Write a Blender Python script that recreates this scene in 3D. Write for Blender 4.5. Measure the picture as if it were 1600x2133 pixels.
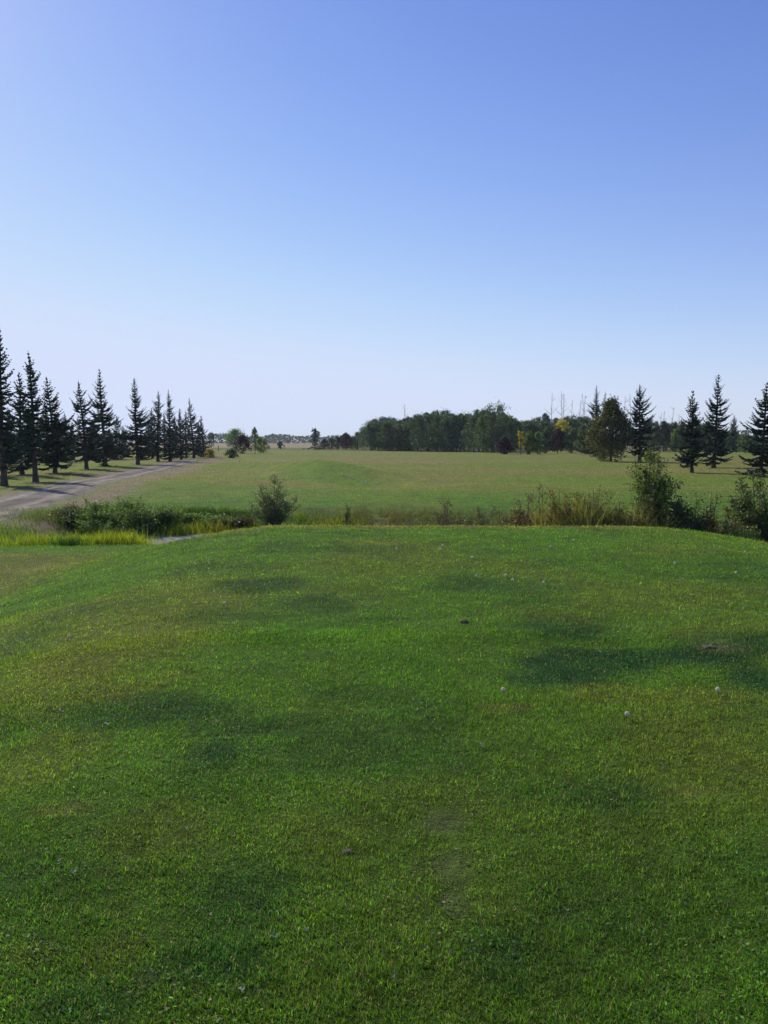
import bpy, math, random
import numpy as np
from mathutils import Vector

# ------------------------------------------------------------------ clear
for o in list(bpy.data.objects): bpy.data.objects.remove(o, do_unlink=True)
scn = bpy.context.scene
COL = scn.collection
R = math.radians

# ------------------------------------------------------------------ camera
CAM_H, PITCH, FPX = 1.6, R(4.55), 1847.0          # FPX: focal length in pixels of the 1600 x 2133 photograph
cam = bpy.data.cameras.new('camera'); camo = bpy.data.objects.new('camera', cam); COL.objects.link(camo)
cam.sensor_fit = 'VERTICAL'; cam.sensor_height = 24.0; cam.lens = 24.0 * FPX / 2133.0
cam.clip_start = 0.1; cam.clip_end = 20000
camo.location = (0, 0, CAM_H); camo.rotation_euler = (math.pi/2 - PITCH, 0, 0)
scn.camera = camo

# ------------------------------------------------------------------ sky and sun
SUN_AZ, SUN_EL = R(-36.4), R(34)                   # left of the view direction, shadows run towards the right and the camera
world = bpy.data.worlds.new('World'); scn.world = world; world.use_nodes = True
nt = world.node_tree; nt.nodes.clear()
wo = nt.nodes.new('ShaderNodeOutputWorld'); bg = nt.nodes.new('ShaderNodeBackground')
sky = nt.nodes.new('ShaderNodeTexSky'); sky.sky_type = 'NISHITA'; sky.sun_disc = False
sky.sun_elevation = SUN_EL; sky.sun_rotation = SUN_AZ
sky.altitude = 300; sky.air_density = 1.0; sky.dust_density = 0.3; sky.ozone_density = 1.6
tint = nt.nodes.new('ShaderNodeMix'); tint.data_type = 'RGBA'; tint.blend_type = 'MULTIPLY'
tint.inputs[0].default_value = 1.0; tint.inputs[7].default_value = (1.0, 0.93, 1.18, 1)
nt.links.new(sky.outputs[0], tint.inputs[6])
sepc = nt.nodes.new('ShaderNodeSeparateColor'); comc = nt.nodes.new('ShaderNodeCombineColor')
nt.links.new(tint.outputs[2], sepc.inputs[0])
for ch, (d0, kk, pw) in enumerate([(.74, .68, 1.20), (.82, .825, 1.14), (1.10, 1.08, .80)]):   # clear air: deeper blue overhead
    m1 = nt.nodes.new('ShaderNodeMath'); m1.operation = 'MULTIPLY'; m1.inputs[1].default_value = .11/d0
    m2 = nt.nodes.new('ShaderNodeMath'); m2.operation = 'POWER'; m2.inputs[1].default_value = pw
    m3 = nt.nodes.new('ShaderNodeMath'); m3.operation = 'MULTIPLY'; m3.inputs[1].default_value = kk/.11
    nt.links.new(sepc.outputs[ch], m1.inputs[0]); nt.links.new(m1.outputs[0], m2.inputs[0]); nt.links.new(m2.outputs[0], m3.inputs[0])
    m4 = nt.nodes.new('ShaderNodeMath'); m4.operation = 'SMOOTH_MIN'; m4.inputs[1].default_value = (.67, .755, .98)[ch]/.11; m4.inputs[2].default_value = 3.0
    nt.links.new(m3.outputs[0], m4.inputs[0]); nt.links.new(m4.outputs[0], comc.inputs[ch])
# paler air low over the horizon
tcw = nt.nodes.new('ShaderNodeTexCoord'); spw = nt.nodes.new('ShaderNodeSeparateXYZ'); nt.links.new(tcw.outputs['Generated'], spw.inputs[0])
mz = nt.nodes.new('ShaderNodeMath'); mz.operation = 'MULTIPLY'; mz.inputs[1].default_value = -1/.15; nt.links.new(spw.outputs['Z'], mz.inputs[0])
ez = nt.nodes.new('ShaderNodeMath'); ez.operation = 'EXPONENT'; nt.links.new(mz.outputs[0], ez.inputs[0])
fz = nt.nodes.new('ShaderNodeMath'); fz.operation = 'MULTIPLY'; fz.inputs[1].default_value = .6; fz.use_clamp = True; nt.links.new(ez.outputs[0], fz.inputs[0])
mxw = nt.nodes.new('ShaderNodeMix'); mxw.data_type = 'RGBA'; nt.links.new(fz.outputs[0], mxw.inputs[0]); nt.links.new(comc.outputs[0], mxw.inputs[6])
mxw.inputs[7].default_value = (.655/.11, .745/.11, .96/.11, 1)
nt.links.new(mxw.outputs[2], bg.inputs['Color'])
bg.inputs['Strength'].default_value = 0.11
nt.links.new(bg.outputs[0], wo.inputs['Surface'])
sl = bpy.data.lights.new('sun', 'SUN'); sl.energy = 4.6; sl.angle = R(0.53); sl.color = (1.0, 0.93, 0.78)
so = bpy.data.objects.new('sun', sl); COL.objects.link(so)
sdir = Vector((math.sin(SUN_AZ)*math.cos(SUN_EL), math.cos(SUN_AZ)*math.cos(SUN_EL), math.sin(SUN_EL)))
so.rotation_euler = sdir.to_track_quat('Z', 'Y').to_euler(); so.location = (0, 0, 60)
scn.view_settings.view_transform = 'Standard'; scn.view_settings.look = 'None'
scn.view_settings.exposure = 0.0; scn.view_settings.gamma = 1.0
scn.view_settings.use_curve_mapping = False
scn.cycles.volume_bounces = 0; scn.cycles.transparent_max_bounces = 8

# ------------------------------------------------------------------ numeric helpers
def _h(ix, iy, seed):
    n = (ix.astype(np.int64)*374761393 + iy.astype(np.int64)*668265263 + seed*1442695041) & 0xFFFFFFFF
    n = ((n ^ (n >> 13))*1274126177) & 0xFFFFFFFF
    n = n ^ (n >> 16)
    return (n & 0xFFFFFF)/float(0xFFFFFF)
def vnoise(x, y, seed=0):
    xi = np.floor(x); yi = np.floor(y); fx = x-xi; fy = y-yi
    fx = fx*fx*(3-2*fx); fy = fy*fy*(3-2*fy)
    a = _h(xi, yi, seed); b = _h(xi+1, yi, seed); c = _h(xi, yi+1, seed); d = _h(xi+1, yi+1, seed)
    return (a*(1-fx)+b*fx)*(1-fy) + (c*(1-fx)+d*fx)*fy
def fbm(x, y, sc, seed=0, o=4):
    x = np.asarray(x, float)/sc; y = np.asarray(y, float)/sc; s = 0; amp = .5; t = 0
    for k in range(o):
        s = s + amp*vnoise(x+17.3*k, y-9.1*k, seed+k*7); t += amp; amp *= .5; x = x*2.03; y = y*2.03
    return s/t                                    # 0..1, mean .5
def sst(t):
    t = np.clip(t, 0, 1); return t*t*(3-2*t)
def ditch_line(x): return 28.6 - 0.018*(x-1)**2*(x > 1) - 0.012*(x+4)**2*(x < -4)

def height(x, y):
    x = np.asarray(x, float); y = np.asarray(y, float)
    # raised tee
    xl, xr, yt = -1.9, 4.6, 16.6
    ux = np.where(x < xl, (xl-x)/5.6, np.where(x > xr, (x-xr)/6.6, 0)); uy = np.maximum((y-yt)/4.2, 0)
    ub = np.maximum((-9-y)/5.0, 0)
    T = 1 - sst(np.sqrt(ux**2+uy**2+ub**2))
    base = -1.15 + 0.15*sst((y-30)/10)
    base = base + .22*sst((-x-1)/4)*sst((24-y)/6) + .25*sst((x-3)/4)*sst((24-y)/5)
    z = base*(1-T)
    # creek ditch behind the tee
    v = y - ditch_line(x)
    wf = 7.2 - 2.6*sst((-x-2)/6)
    wn = 4.8
    p = np.where(v > 0, 1-sst((v-0.5)/wf), 1-sst((-v-0.5)/wn))
    p = p*sst((x+12.6)/4.0)
    z = z - 1.15*p*(1-T)
    # mounds on the fairway
    z = z + 1.15*np.exp(-((x+5.4)/5.0)**2-((y-71+0.9*(x+5))/7)**2)*sst((y-45)/10)
    z = z + 0.30*np.exp(-((x+12)/6.0)**2-((y-52)/9)**2)
    z = z - 0.50*np.exp(-((x+1.0)/2.6)**2-((y-58+0.8*(x+2))/5)**2)
    # small and large undulation
    z = z + (fbm(x, y, 1.1, 5, 3)-.5)*0.045
    z = z + (fbm(x, y, 9, 9, 3)-.5)*0.16*sst((y-20)/20)
    z = z + (fbm(x, y, 60, 11, 2)-.5)*0.5*sst((y-80)/120)
    return z
def ray(px, py):
    a = (px-800)/FPX; b = (1066.5-py)/FPX
    return np.array([a, math.cos(PITCH)+b*math.sin(PITCH), -math.sin(PITCH)+b*math.cos(PITCH)])
def at(px, py, z=None):
    """ground point that the photograph shows at a pixel"""
    d = ray(px, py)
    if z is not None:
        t = (z-CAM_H)/d[2]; return d[0]*t, d[1]*t
    t = TS; f = CAM_H+d[2]*t-height(d[0]*t, d[1]*t); k = np.nonzero(f < 0)[0]
    if len(k) == 0: t = (-1.0-CAM_H)/min(d[2], -.002)
    else:
        i = k[0]; t = t[i-1]+(t[i]-t[i-1])*f[i-1]/(f[i-1]-f[i])
    return float(d[0]*t), float(d[1]*t)
TS = np.geomspace(1.2, 2500, 3500)
def mpp(y): return y/FPX                           # metres per photo pixel at a depth

# ------------------------------------------------------------------ object helpers
def mk(name, V, faces, mat, parent=None, col=None, smooth=False):
    me = bpy.data.meshes.new(name); V = np.asarray(V, np.float32)
    me.vertices.add(len(V)); me.vertices.foreach_set('co', V.ravel())
    idx = []; tot = []
    for f in faces:
        f = np.asarray(f, np.int32)
        if len(f) == 0: continue
        idx.append(f.ravel()); tot.append(np.full(len(f), f.shape[1], np.int32))
    idx = np.concatenate(idx); tot = np.concatenate(tot)
    me.loops.add(len(idx)); me.loops.foreach_set('vertex_index', idx)
    me.polygons.add(len(tot)); st = np.concatenate([[0], np.cumsum(tot)[:-1]]).astype(np.int32)
    me.polygons.foreach_set('loop_start', st); me.polygons.foreach_set('loop_total', tot)
    if smooth: me.polygons.foreach_set('use_smooth', np.ones(len(tot), bool))
    if col is not None:
        ca = me.color_attributes.new('tint', 'FLOAT_COLOR', 'POINT')
        c = np.ones((len(V), 4), np.float32); c[:, :3] = col; ca.data.foreach_set('color', c.ravel())
    me.update(calc_edges=True)
    if mat: me.materials.append(mat)
    o = bpy.data.objects.new(name, me); COL.objects.link(o)
    if parent: o.parent = parent
    return o
def thing(name, label, cat, loc=(0, 0, 0), rz=0, group=None):
    o = bpy.data.objects.new(name, None); COL.objects.link(o); o.empty_display_size = .2
    o.location = loc; o.rotation_euler = (0, 0, rz); o['label'] = label; o['category'] = cat
    if group: o['group'] = group
    return o
def tag(o, label=None, cat=None, group=None, kind=None):
    if label: o['label'] = label
    if cat: o['category'] = cat
    if group: o['group'] = group
    if kind: o['kind'] = kind
    return o
def copy_thing(src, label, loc, rz, scale, group=None):
    r = src.copy(); COL.objects.link(r); r.location = loc; r.rotation_euler = (0, 0, rz); r.scale = scale
    r['label'] = label
    if group: r['group'] = group
    for ch in src.children:
        c = ch.copy(); COL.objects.link(c); c.parent = r
    return r

def tube(P, rad, sides=6):
    P = np.asarray(P, float); n = len(P); V = []; F = []
    T = np.gradient(P, axis=0); T /= np.linalg.norm(T, axis=1)[:, None]+1e-9
    ref = np.array([0, 0, 1.]) if abs(T[0, 2]) < .9 else np.array([1., 0, 0])
    A = np.cross(T, ref); A /= np.linalg.norm(A, axis=1)[:, None]+1e-9; B = np.cross(T, A)
    for i in range(n):
        for k in range(sides):
            a = 2*math.pi*k/sides
            V.append(P[i]+rad[i]*(math.cos(a)*A[i]+math.sin(a)*B[i]))
    for i in range(n-1):
        for k in range(sides):
            k2 = (k+1) % sides
            F.append((i*sides+k, i*sides+k2, (i+1)*sides+k2, (i+1)*sides+k))
    return np.array(V), np.array(F)
class Acc:
    def __init__(s): s.V = []; s.F = []; s.n = 0; s.C = []
    def add(s, V, F, c=None):
        s.V.append(V); s.F.append(np.asarray(F)+s.n); s.n += len(V)
        if c is not None: s.C.append(np.broadcast_to(c, (len(V), 3)))
    def tube(s, P, rad, sides=6, c=None): V, F = tube(P, rad, sides); s.add(V, F, c)
    def make(s, name, mat, parent=None, smooth=True):
        return mk(name, np.concatenate(s.V), [np.concatenate(s.F)], mat, parent, np.concatenate(s.C) if s.C else None, smooth)
def unit(v): return v/(np.linalg.norm(v, axis=-1, keepdims=True)+1e-9)
def lozenges(P, u, v, a, b):
    """leaf shaped quads: centre P, long axis u (half length a), cross axis v (half width b)"""
    a = np.asarray(a)[:, None]; b = np.asarray(b)[:, None]
    V = np.stack([P-u*a, P+v*b-u*a*.1, P+u*a, P-v*b-u*a*.1], 1).reshape(-1, 3)
    F = np.arange(len(P)*4).reshape(-1, 4)
    return V, F
def rand_axes(rg, n):
    u = unit(rg.normal(size=(n, 3))); v = unit(np.cross(u, rg.normal(size=(n, 3)))); return u, v

# ------------------------------------------------------------------ materials
def new_mat(name):
    m = bpy.data.materials.new(name); m.use_nodes = True; t = m.node_tree
    for n in list(t.nodes):
        if n.type not in ('OUTPUT_MATERIAL',): t.nodes.remove(n)
    out = [n for n in t.nodes if n.type == 'OUTPUT_MATERIAL'][0]
    return m, t, out
def leaf_mat(name, transl=0.35, rough=0.55, spec=0.4, tcol=(1.15, 1.25, 0.6)):
    m, t, out = new_mat(name); N = t.nodes.new; L = t.links.new
    at_ = N('ShaderNodeAttribute'); at_.attribute_name = 'tint'
    p = N('ShaderNodeBsdfPrincipled'); p.inputs['Roughness'].default_value = rough
    p.inputs['Specular IOR Level'].default_value = spec
    nz = N('ShaderNodeTexNoise'); nz.inputs['Scale'].default_value = 3.0
    co = N('ShaderNodeTexCoord'); L(co.outputs['Object'], nz.inputs['Vector'])
    hs = N('ShaderNodeHueSaturation'); mr = N('ShaderNodeMapRange')
    mr.inputs[3].default_value = 0.8; mr.inputs[4].default_value = 1.2
    L(nz.outputs['Fac'], mr.inputs[0]); L(mr.outputs[0], hs.inputs['Value']); L(at_.outputs['Color'], hs.inputs['Color'])
    L(hs.outputs[0], p.inputs['Base Color'])
    tr = N('ShaderNodeBsdfTranslucent'); mx = N('ShaderNodeMix'); mx.data_type = 'RGBA'; mx.blend_type = 'MULTIPLY'
    mx.inputs[0].default_value = 1; mx.inputs[7].default_value = (*tcol, 1)
    L(hs.outputs[0], mx.inputs[6]); L(mx.outputs[2], tr.inputs['Color'])
    ms = N('ShaderNodeMixShader'); ms.inputs[0].default_value = transl
    L(p.outputs[0], ms.inputs[1]); L(tr.outputs[0], ms.inputs[2]); L(ms.outputs[0], out.inputs['Surface'])
    return m
def bark_mat(name, c1, c2, scale=6):
    m, t, out = new_mat(name); N = t.nodes.new; L = t.links.new
    p = N('ShaderNodeBsdfPrincipled'); p.inputs['Roughness'].default_value = .9
    nz = N('ShaderNodeTexNoise'); nz.inputs['Scale'].default_value = scale; nz.inputs['Detail'].default_value = 6
    co = N('ShaderNodeTexCoord'); mp = N('ShaderNodeMapping'); mp.inputs['Scale'].default_value = (3, 3, .6)
    L(co.outputs['Object'], mp.inputs[0]); L(mp.outputs[0], nz.inputs['Vector'])
    cr = N('ShaderNodeValToRGB'); cr.color_ramp.elements[0].color = (*c1, 1); cr.color_ramp.elements[1].color = (*c2, 1)
    cr.color_ramp.elements[0].position = .35; cr.color_ramp.elements[1].position = .65
    L(nz.outputs['Fac'], cr.inputs[0]); L(cr.outputs[0], p.inputs['Base Color'])
    bp = N('ShaderNodeBump'); bp.inputs['Strength'].default_value = .5; L(nz.outputs['Fac'], bp.inputs['Height'])
    L(bp.outputs[0], p.inputs['Normal']); L(p.outputs[0], out.inputs['Surface'])
    return m
M_GRASS = leaf_mat('grass_blades', 0.5, 0.6, 0.22)
M_REED = leaf_mat('reed_blades', 0.5, 0.5, 0.4, (1.2, 1.2, .5))
M_LEAF = leaf_mat('leaves', 0.4, 0.5, 0.32)
M_TREELEAF = leaf_mat('tree_leaves', 0.3, 0.6, 0.35)
M_NEEDLE = leaf_mat('needles', 0.08, 0.6, 0.35, (1, 1.1, .7))
M_BARK = bark_mat('spruce_bark', (.045, .033, .027), (.10, .075, .06))
M_TWIG = bark_mat('twig_bark', (.07, .05, .04), (.16, .12, .09), 20)
M_DEAD = bark_mat('dead_wood', (.16, .13, .12), (.32, .28, .26), 10)
M_PUFF = leaf_mat('seed_down', .4, .8, .2, (1, 1, 1))

# ------------------------------------------------------------------ turf colour field
DARK = np.array([.024, .084, .022]); GREEN = np.array([.105, .212, .018]); OLIVE = np.array([.185, .218, .030])
DRY = np.array([.30, .235, .075]); BRIGHT = np.array([.105, .255, .014]); DEADC = np.array([.21, .165, .105])
def world_ellipse(cx, cy, rx, ry):
    x, y = at(cx, cy); y0 = at(cx, cy+ry)[1]; y1 = at(cx, max(cy-ry, 1093 if cy > 1093 else cy-ry))[1]
    return x, y, rx*mpp(y), max((y1-y0)/2, .06)
PATCH = []
for (cx, cy, rx, ry, c, s) in [
    (545, 1220, 95, 13, DARK, .95), (700, 1252, 50, 18, DARK, .7), (650, 1302, 90, 7, DARK, .6), (1010, 1220, 120, 15, DARK, .75),
    (730, 1142, 150, 7, DARK, .55), (1180, 1315, 110, 22, DARK, .5), (1190, 1385, 115, 30, DARK, 1), (1400, 1368, 130, 17, DARK, .95),
    (1560, 1340, 110, 18, DARK, .8), (1590, 1420, 60, 32, DARK, .8), (1100, 1415, 110, 18, DARK, .7), (450, 1570, 75, 45, DARK, .85),
    (310, 1480, 190, 32, DARK, .6), (520, 1515, 150, 35, DARK, .5), (500, 1900, 120, 110, DARK, .75), (450, 2010, 140, 70, DARK, .8),
    (150, 2090, 130, 45, DARK, .7), (1040, 1990, 80, 80, DARK, .6), (1250, 1660, 170, 35, DARK, .5), (1230, 1900, 160, 60, DARK, .35),
    (640, 1710, 120, 60, OLIVE, .5), (250, 1320, 200, 70, OLIVE, .65), (1350, 1240, 220, 45, OLIVE, .6), (120, 1420, 150, 50, OLIVE, .6),
    (880, 1180, 180, 22, OLIVE, .5), (1480, 1560, 160, 90, OLIVE, .5), (330, 1740, 120, 60, OLIVE, .5), (60, 1600, 120, 60, OLIVE, .5),
    (830, 1400, 110, 45, BRIGHT, .45), (680, 1310, 200, 40, BRIGHT, .35), (1000, 1112, 300, 9, BRIGHT, .6), (1350, 1450, 220, 18, OLIVE, .6),
    (930, 1712, 44, 26, DEADC, 1), (945, 1812, 40, 38, DEADC, 1), (948, 1885, 30, 34, DEADC, .8), (1500, 1350, 42, 8, DEADC, .4),
    (1060, 1475, 60, 8, DRY, .3), (240, 1980, 70, 30, OLIVE, .6), (310, 2040, 30, 12, DEADC, .5), (660, 2060, 70, 30, OLIVE, .3),
    (120, 1690, 60, 12, DRY, .4), (1430, 1650, 60, 12, DRY, .4), (60, 1990, 70, 30, OLIVE, .6), (880, 1660, 200, 60, OLIVE, .3)]:
    PATCH.append((*world_ellipse(cx, cy, rx, ry), c, s))

def turf(x, y):
    n1 = fbm(x, y, 2.2, 31, 4); n2 = fbm(x, y*1.0, .8, 47, 3); n3 = fbm(x, y, 7, 53, 3); n4 = fbm(x, y, .35, 67, 2)
    w = (sst((n1-.42)/.36)*.62)[..., None]
    c = GREEN*(1-w) + OLIVE*w
    w = (sst((n2-.54)/.25)*.45)[..., None]; c = c*(1-w) + DARK*w
    w = (sst((n3-.58)/.2)*.4)[..., None]; c = c*(1-w) + BRIGHT*w
    # worn rim of the tee and its dry low surroundings
    xl, xr, yt = -2.4, 4.6, 16.6
    rim = np.exp(-((y-yt-.25)/.55)**2)*((x > xl-1) & (x < xr+1))
    rimr = np.exp(-((x-xr-2.2-.12*(y-12))/.45)**2)*sst((y-7)/4)*(y < 19)
    w = (np.clip(rim+.7*rimr, 0, 1)*(.35+.6*n2))[..., None]; c = c*(1-w)+DRY*w
    lowl = sst((-x-4.4)/3.0)*sst((22-y)/3); w = (lowl*(.35+.5*n1)*.9)[..., None]; c = c*(1-w)+(DRY*.6+OLIVE*.3)*w
    # fairway: drier and browner with distance
    f = sst((y-36)/18)
    wn = fbm(x*.35, y, 6, 71, 4)
    fair = GREEN*.42+OLIVE*.62
    drym = sst((wn-.44)/.22)[..., None]
    fair = fair*(1-drym*.62)+DRY*.85*drym*.62
    fd = (sst((y-55)/70)*(.16+.34*drym[..., 0]))[..., None]; fair = fair*(1-fd)+DRY*.88*fd
    c = c*(1-f[..., None])+fair*f[..., None]
    gm = (np.exp(-((x+4.0)/5.4)**2-((y-64+0.9*(x+4))/9)**2)*.65)[..., None]; c = c*(1-gm)+BRIGHT*gm
    ff = sst((y-360)/60)[..., None]*.8; c = c*(1-ff)+np.array([.34, .27, .15])*ff
    ff = (sst((y-250)/30)*(1-sst((y-340)/40)))[..., None]*.6; c = c*(1-ff)+np.array([.09, .10, .04])*ff
    # ditch banks: mixed weeds
    v = y-ditch_line(x); dm = (np.exp(-((v-3.4)/2.6)**2)*sst((x+5)/3)*sst((n1*.5+n2*.5-.3)/.3)*.75)[..., None]
    c = c*(1-dm)+np.array([.17, .125, .06])*dm
    dm = (np.exp(-(v/3.0)**2)*(.4+.6*n2))[..., None]; c = c*(1-dm)+np.array([.09, .10, .022])*dm
    # dry road shoulder
    rd, hw = road_dist(x, y)
    sh = (np.exp(-((rd-hw-.7)/1.2)**2)*(rd > 0)*sst((y-24)/6)*(1-sst((y-135)/30))*(.5+.7*n2))
    sh = np.maximum(sh, np.exp(-((rd+hw+.3)/.7)**2)*(rd < 0)*sst((y-24)/6)*(1-sst((y-135)/30))*.5)
    w = np.clip(sh, 0, 1)[..., None]; c = c*(1-w)+np.array([.27, .205, .14])*w
    for (px, py, rx, ry, pc, s) in PATCH:
        e = np.sqrt(((x-px)/rx)**2+((y-py)/ry)**2)+((n2-.5)*1.7+(n4-.5)*1.0+(n1-.5)*.6)*(.35 if rx < .14 else 1)
        w = (sst((1.45-e)/1.0)*(min(1, s*1.2) if py < 7.5 else s*.78)*(.72+.56*n2))[..., None]; c = c*(1-w)+pc*w
    nr = (sst((5.2-y)/2.6)*(.15+.5*n1))[..., None]; c = c*(1-nr)+(GREEN*.60+DARK*.30)*nr     # turf colour blends darker and greener towards the near end
    return c*(.8+.4*n4[..., None])
RC = np.array([(8, -11.5), (18, -13.0), (28, -14.5), (35, -15.3), (45, -16.6), (60, -18.9), (86, -22.0), (120, -26.2), (150, -31), (200, -44)])
def road_dist(x, y):
    cx = np.interp(y, RC[:, 0], RC[:, 1]); return (x-cx)*.95, 2.05+0*x

# ------------------------------------------------------------------ ground
def grow(a, b, s0, g):
    out = [a]; s = s0
    while out[-1] < b: out.append(out[-1]+s); s *= g
    return out
xs = np.array(sorted(set([-v for v in grow(22, 5200, .4, 1.09)[1:]] + list(np.round(np.arange(-22, 22.01, .2), 3)) + grow(22, 5200, .4, 1.09)[1:])))
ys = np.array(grow(-400, -14, 60, .86)[:1] + [-300, -200, -120, -70, -40, -25, -18, -14] + list(np.arange(-13, 2, .5)) + list(np.arange(2, 42, .16)) + grow(42, 6500, .25, 1.035))
X, Y = np.meshgrid(xs, ys)
Z = height(X, Y)
V = np.stack([X, Y, Z], -1).reshape(-1, 3)
nx, ny = len(xs), len(ys)
I = np.arange(nx*ny).reshape(ny, nx)
F = np.stack([I[:-1, :-1], I[:-1, 1:], I[1:, 1:], I[1:, :-1]], -1).reshape(-1, 4)
def ground_mat():
    m, t, out = new_mat('turf'); N = t.nodes.new; L = t.links.new
    a = N('ShaderNodeAttribute'); a.attribute_name = 'tint'
    co = N('ShaderNodeTexCoord')
    n1 = N('ShaderNodeTexNoise'); n1.inputs['Scale'].default_value = 9; n1.inputs['Detail'].default_value = 8; n1.inputs['Roughness'].default_value = .7
    n2 = N('ShaderNodeTexNoise'); n2.inputs['Scale'].default_value = .9; n2.inputs['Detail'].default_value = 6; n2.inputs['Roughness'].default_value = .65
    n3 = N('ShaderNodeTexNoise'); n3.inputs['Scale'].default_value = 130; n3.inputs['Detail'].default_value = 4; n3.inputs['Roughness'].default_value = .7
    for n in (n1, n2, n3): L(co.outputs['Object'], n.inputs['Vector'])
    mr3 = N('ShaderNodeMapRange'); mr3.inputs[1].default_value = .35; mr3.inputs[2].default_value = .65; mr3.inputs[3].default_value = .25; mr3.inputs[4].default_value = 1.75; L(n3.outputs['Fac'], mr3.inputs[0])
    mr = N('ShaderNodeMapRange'); mr.inputs[1].default_value = .3; mr.inputs[2].default_value = .7; mr.inputs[3].default_value = .55; mr.inputs[4].default_value = 1.4
    mr2 = N('ShaderNodeMapRange'); mr2.inputs[1].default_value = .3; mr2.inputs[2].default_value = .7; mr2.inputs[3].default_value = .8; mr2.inputs[4].default_value = 1.2
    L(n1.outputs['Fac'], mr.inputs[0]); L(n2.outputs['Fac'], mr2.inputs[0])
    mu = N('ShaderNodeMath'); mu.operation = 'MULTIPLY'; L(mr.outputs[0], mu.inputs[0]); L(mr2.outputs[0], mu.inputs[1])
    hs = N('ShaderNodeHueSaturation'); L(a.outputs['Color'], hs.inputs['Color']); L(mu.outputs[0], hs.inputs['Value'])
    p = N('ShaderNodeBsdfPrincipled'); p.inputs['Roughness'].default_value = .95; p.inputs['Specular IOR Level'].default_value = .1
    mu3 = N('ShaderNodeMath'); mu3.operation = 'MULTIPLY'; L(mu.outputs[0], mu3.inputs[0]); L(mr3.outputs[0], mu3.inputs[1]); L(mu3.outputs[0], hs.inputs['Value'])
    L(hs.outputs[0], p.inputs['Base Color'])
    b = N('ShaderNodeBump'); b.inputs['Strength'].default_value = .9; b.inputs['Distance'].default_value = .06
    L(n1.outputs['Fac'], b.inputs['Height']); L(b.outputs[0], p.inputs['Normal']); L(p.outputs[0], out.inputs['Surface'])
    return m
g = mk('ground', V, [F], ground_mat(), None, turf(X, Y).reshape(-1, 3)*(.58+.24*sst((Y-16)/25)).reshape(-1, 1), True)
tag(g, 'rolling mown grass ground of the golf course', None, None, 'structure')

# ------------------------------------------------------------------ gravel road
def road_mat():
    m, t, out = new_mat('gravel'); N = t.nodes.new; L = t.links.new
    a = N('ShaderNodeAttribute'); a.attribute_name = 'tint'; co = N('ShaderNodeTexCoord')
    vo = N('ShaderNodeTexVoronoi'); vo.inputs['Scale'].default_value = 22
    n1 = N('ShaderNodeTexNoise'); n1.inputs['Scale'].default_value = 2.2; n1.inputs['Detail'].default_value = 9; n1.inputs['Roughness'].default_value = .7
    L(co.outputs['Object'], vo.inputs['Vector']); L(co.outputs['Object'], n1.inputs['Vector'])
    mr = N('ShaderNodeMapRange'); mr.inputs[1].default_value = .3; mr.inputs[2].default_value = .7; mr.inputs[3].default_value = .55; mr.inputs[4].default_value = 1.45
    L(n1.outputs['Fac'], mr.inputs[0])
    sp = N('ShaderNodeSeparateColor'); L(vo.outputs['Color'], sp.inputs[0])
    m2 = N('ShaderNodeMapRange'); m2.inputs[3].default_value = .65; m2.inputs[4].default_value = 1.35; L(sp.outputs[0], m2.inputs[0])
    mu = N('ShaderNodeMath'); mu.operation = 'MULTIPLY'; L(mr.outputs[0], mu.inputs[0]); L(m2.outputs[0], mu.inputs[1])
    hs = N('ShaderNodeHueSaturation'); L(a.outputs['Color'], hs.inputs['Color']); L(mu.outputs[0], hs.inputs['Value'])
    p = N('ShaderNodeBsdfPrincipled'); p.inputs['Roughness'].default_value = .95; L(hs.outputs[0], p.inputs['Base Color'])
    b = N('ShaderNodeBump'); b.inputs['Strength'].default_value = 1; b.inputs['Distance'].default_value = .05
    L(vo.outputs['Distance'], b.inputs['Height']); L(b.outputs[0], p.inputs['Normal']); L(p.outputs[0], out.inputs['Surface'])
    return m
ry = np.array(grow(6, 128, .35, 1.006)); ss = np.linspace(-1, 1, 25)
YY, SS = np.meshgrid(ry, ss, indexing='ij')
cxr = np.interp(YY, RC[:, 0], RC[:, 1])
hw = 1.72*(1-.6*sst((YY-112)/20)) + (fbm(YY*1.0, SS*3+9, 2.0, 77, 4)-.5)*.9 + .25*(fbm(YY, SS*2, .5, 78, 2)-.5)
XX = cxr+SS*hw
tr_ = np.exp(-((np.abs(SS)-.5)/.16)**2)
ZZ = height(XX, YY)+.05*(1-np.abs(SS)**6)-.005-.03*tr_-.02*(np.abs(SS) > .99)
nn = fbm(XX, YY, 1.3, 81, 4)
nn2 = fbm(XX*1.5, YY*.4, .6, 83, 3)
rc = np.array([.27, .215, .16])*(.50+.62*tr_+.9*(nn-.5)+1.0*(nn2-.5))[..., None]
cen = (np.exp(-(SS/.2)**2)*sst((nn-.42)/.2)*.45)[..., None]; rc = rc*(1-cen)+np.array([.14, .13, .07])*cen
ed = (sst((np.abs(SS)-.72)/.25)*.7)[..., None]*nn[..., None]*1.3; rc = rc*(1-ed)+np.array([.27, .21, .15])*ed
I = np.arange(YY.size).reshape(YY.shape); F = np.stack([I[:-1, :-1], I[:-1, 1:], I[1:, 1:], I[1:, :-1]], -1).reshape(-1, 4)
tag(mk('gravel_road', np.stack([XX, YY, ZZ], -1).reshape(-1, 3), [F], road_mat(), None, rc.reshape(-1, 3), True), 'gravel track running past the row of spruces', None, None, 'structure')

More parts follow.
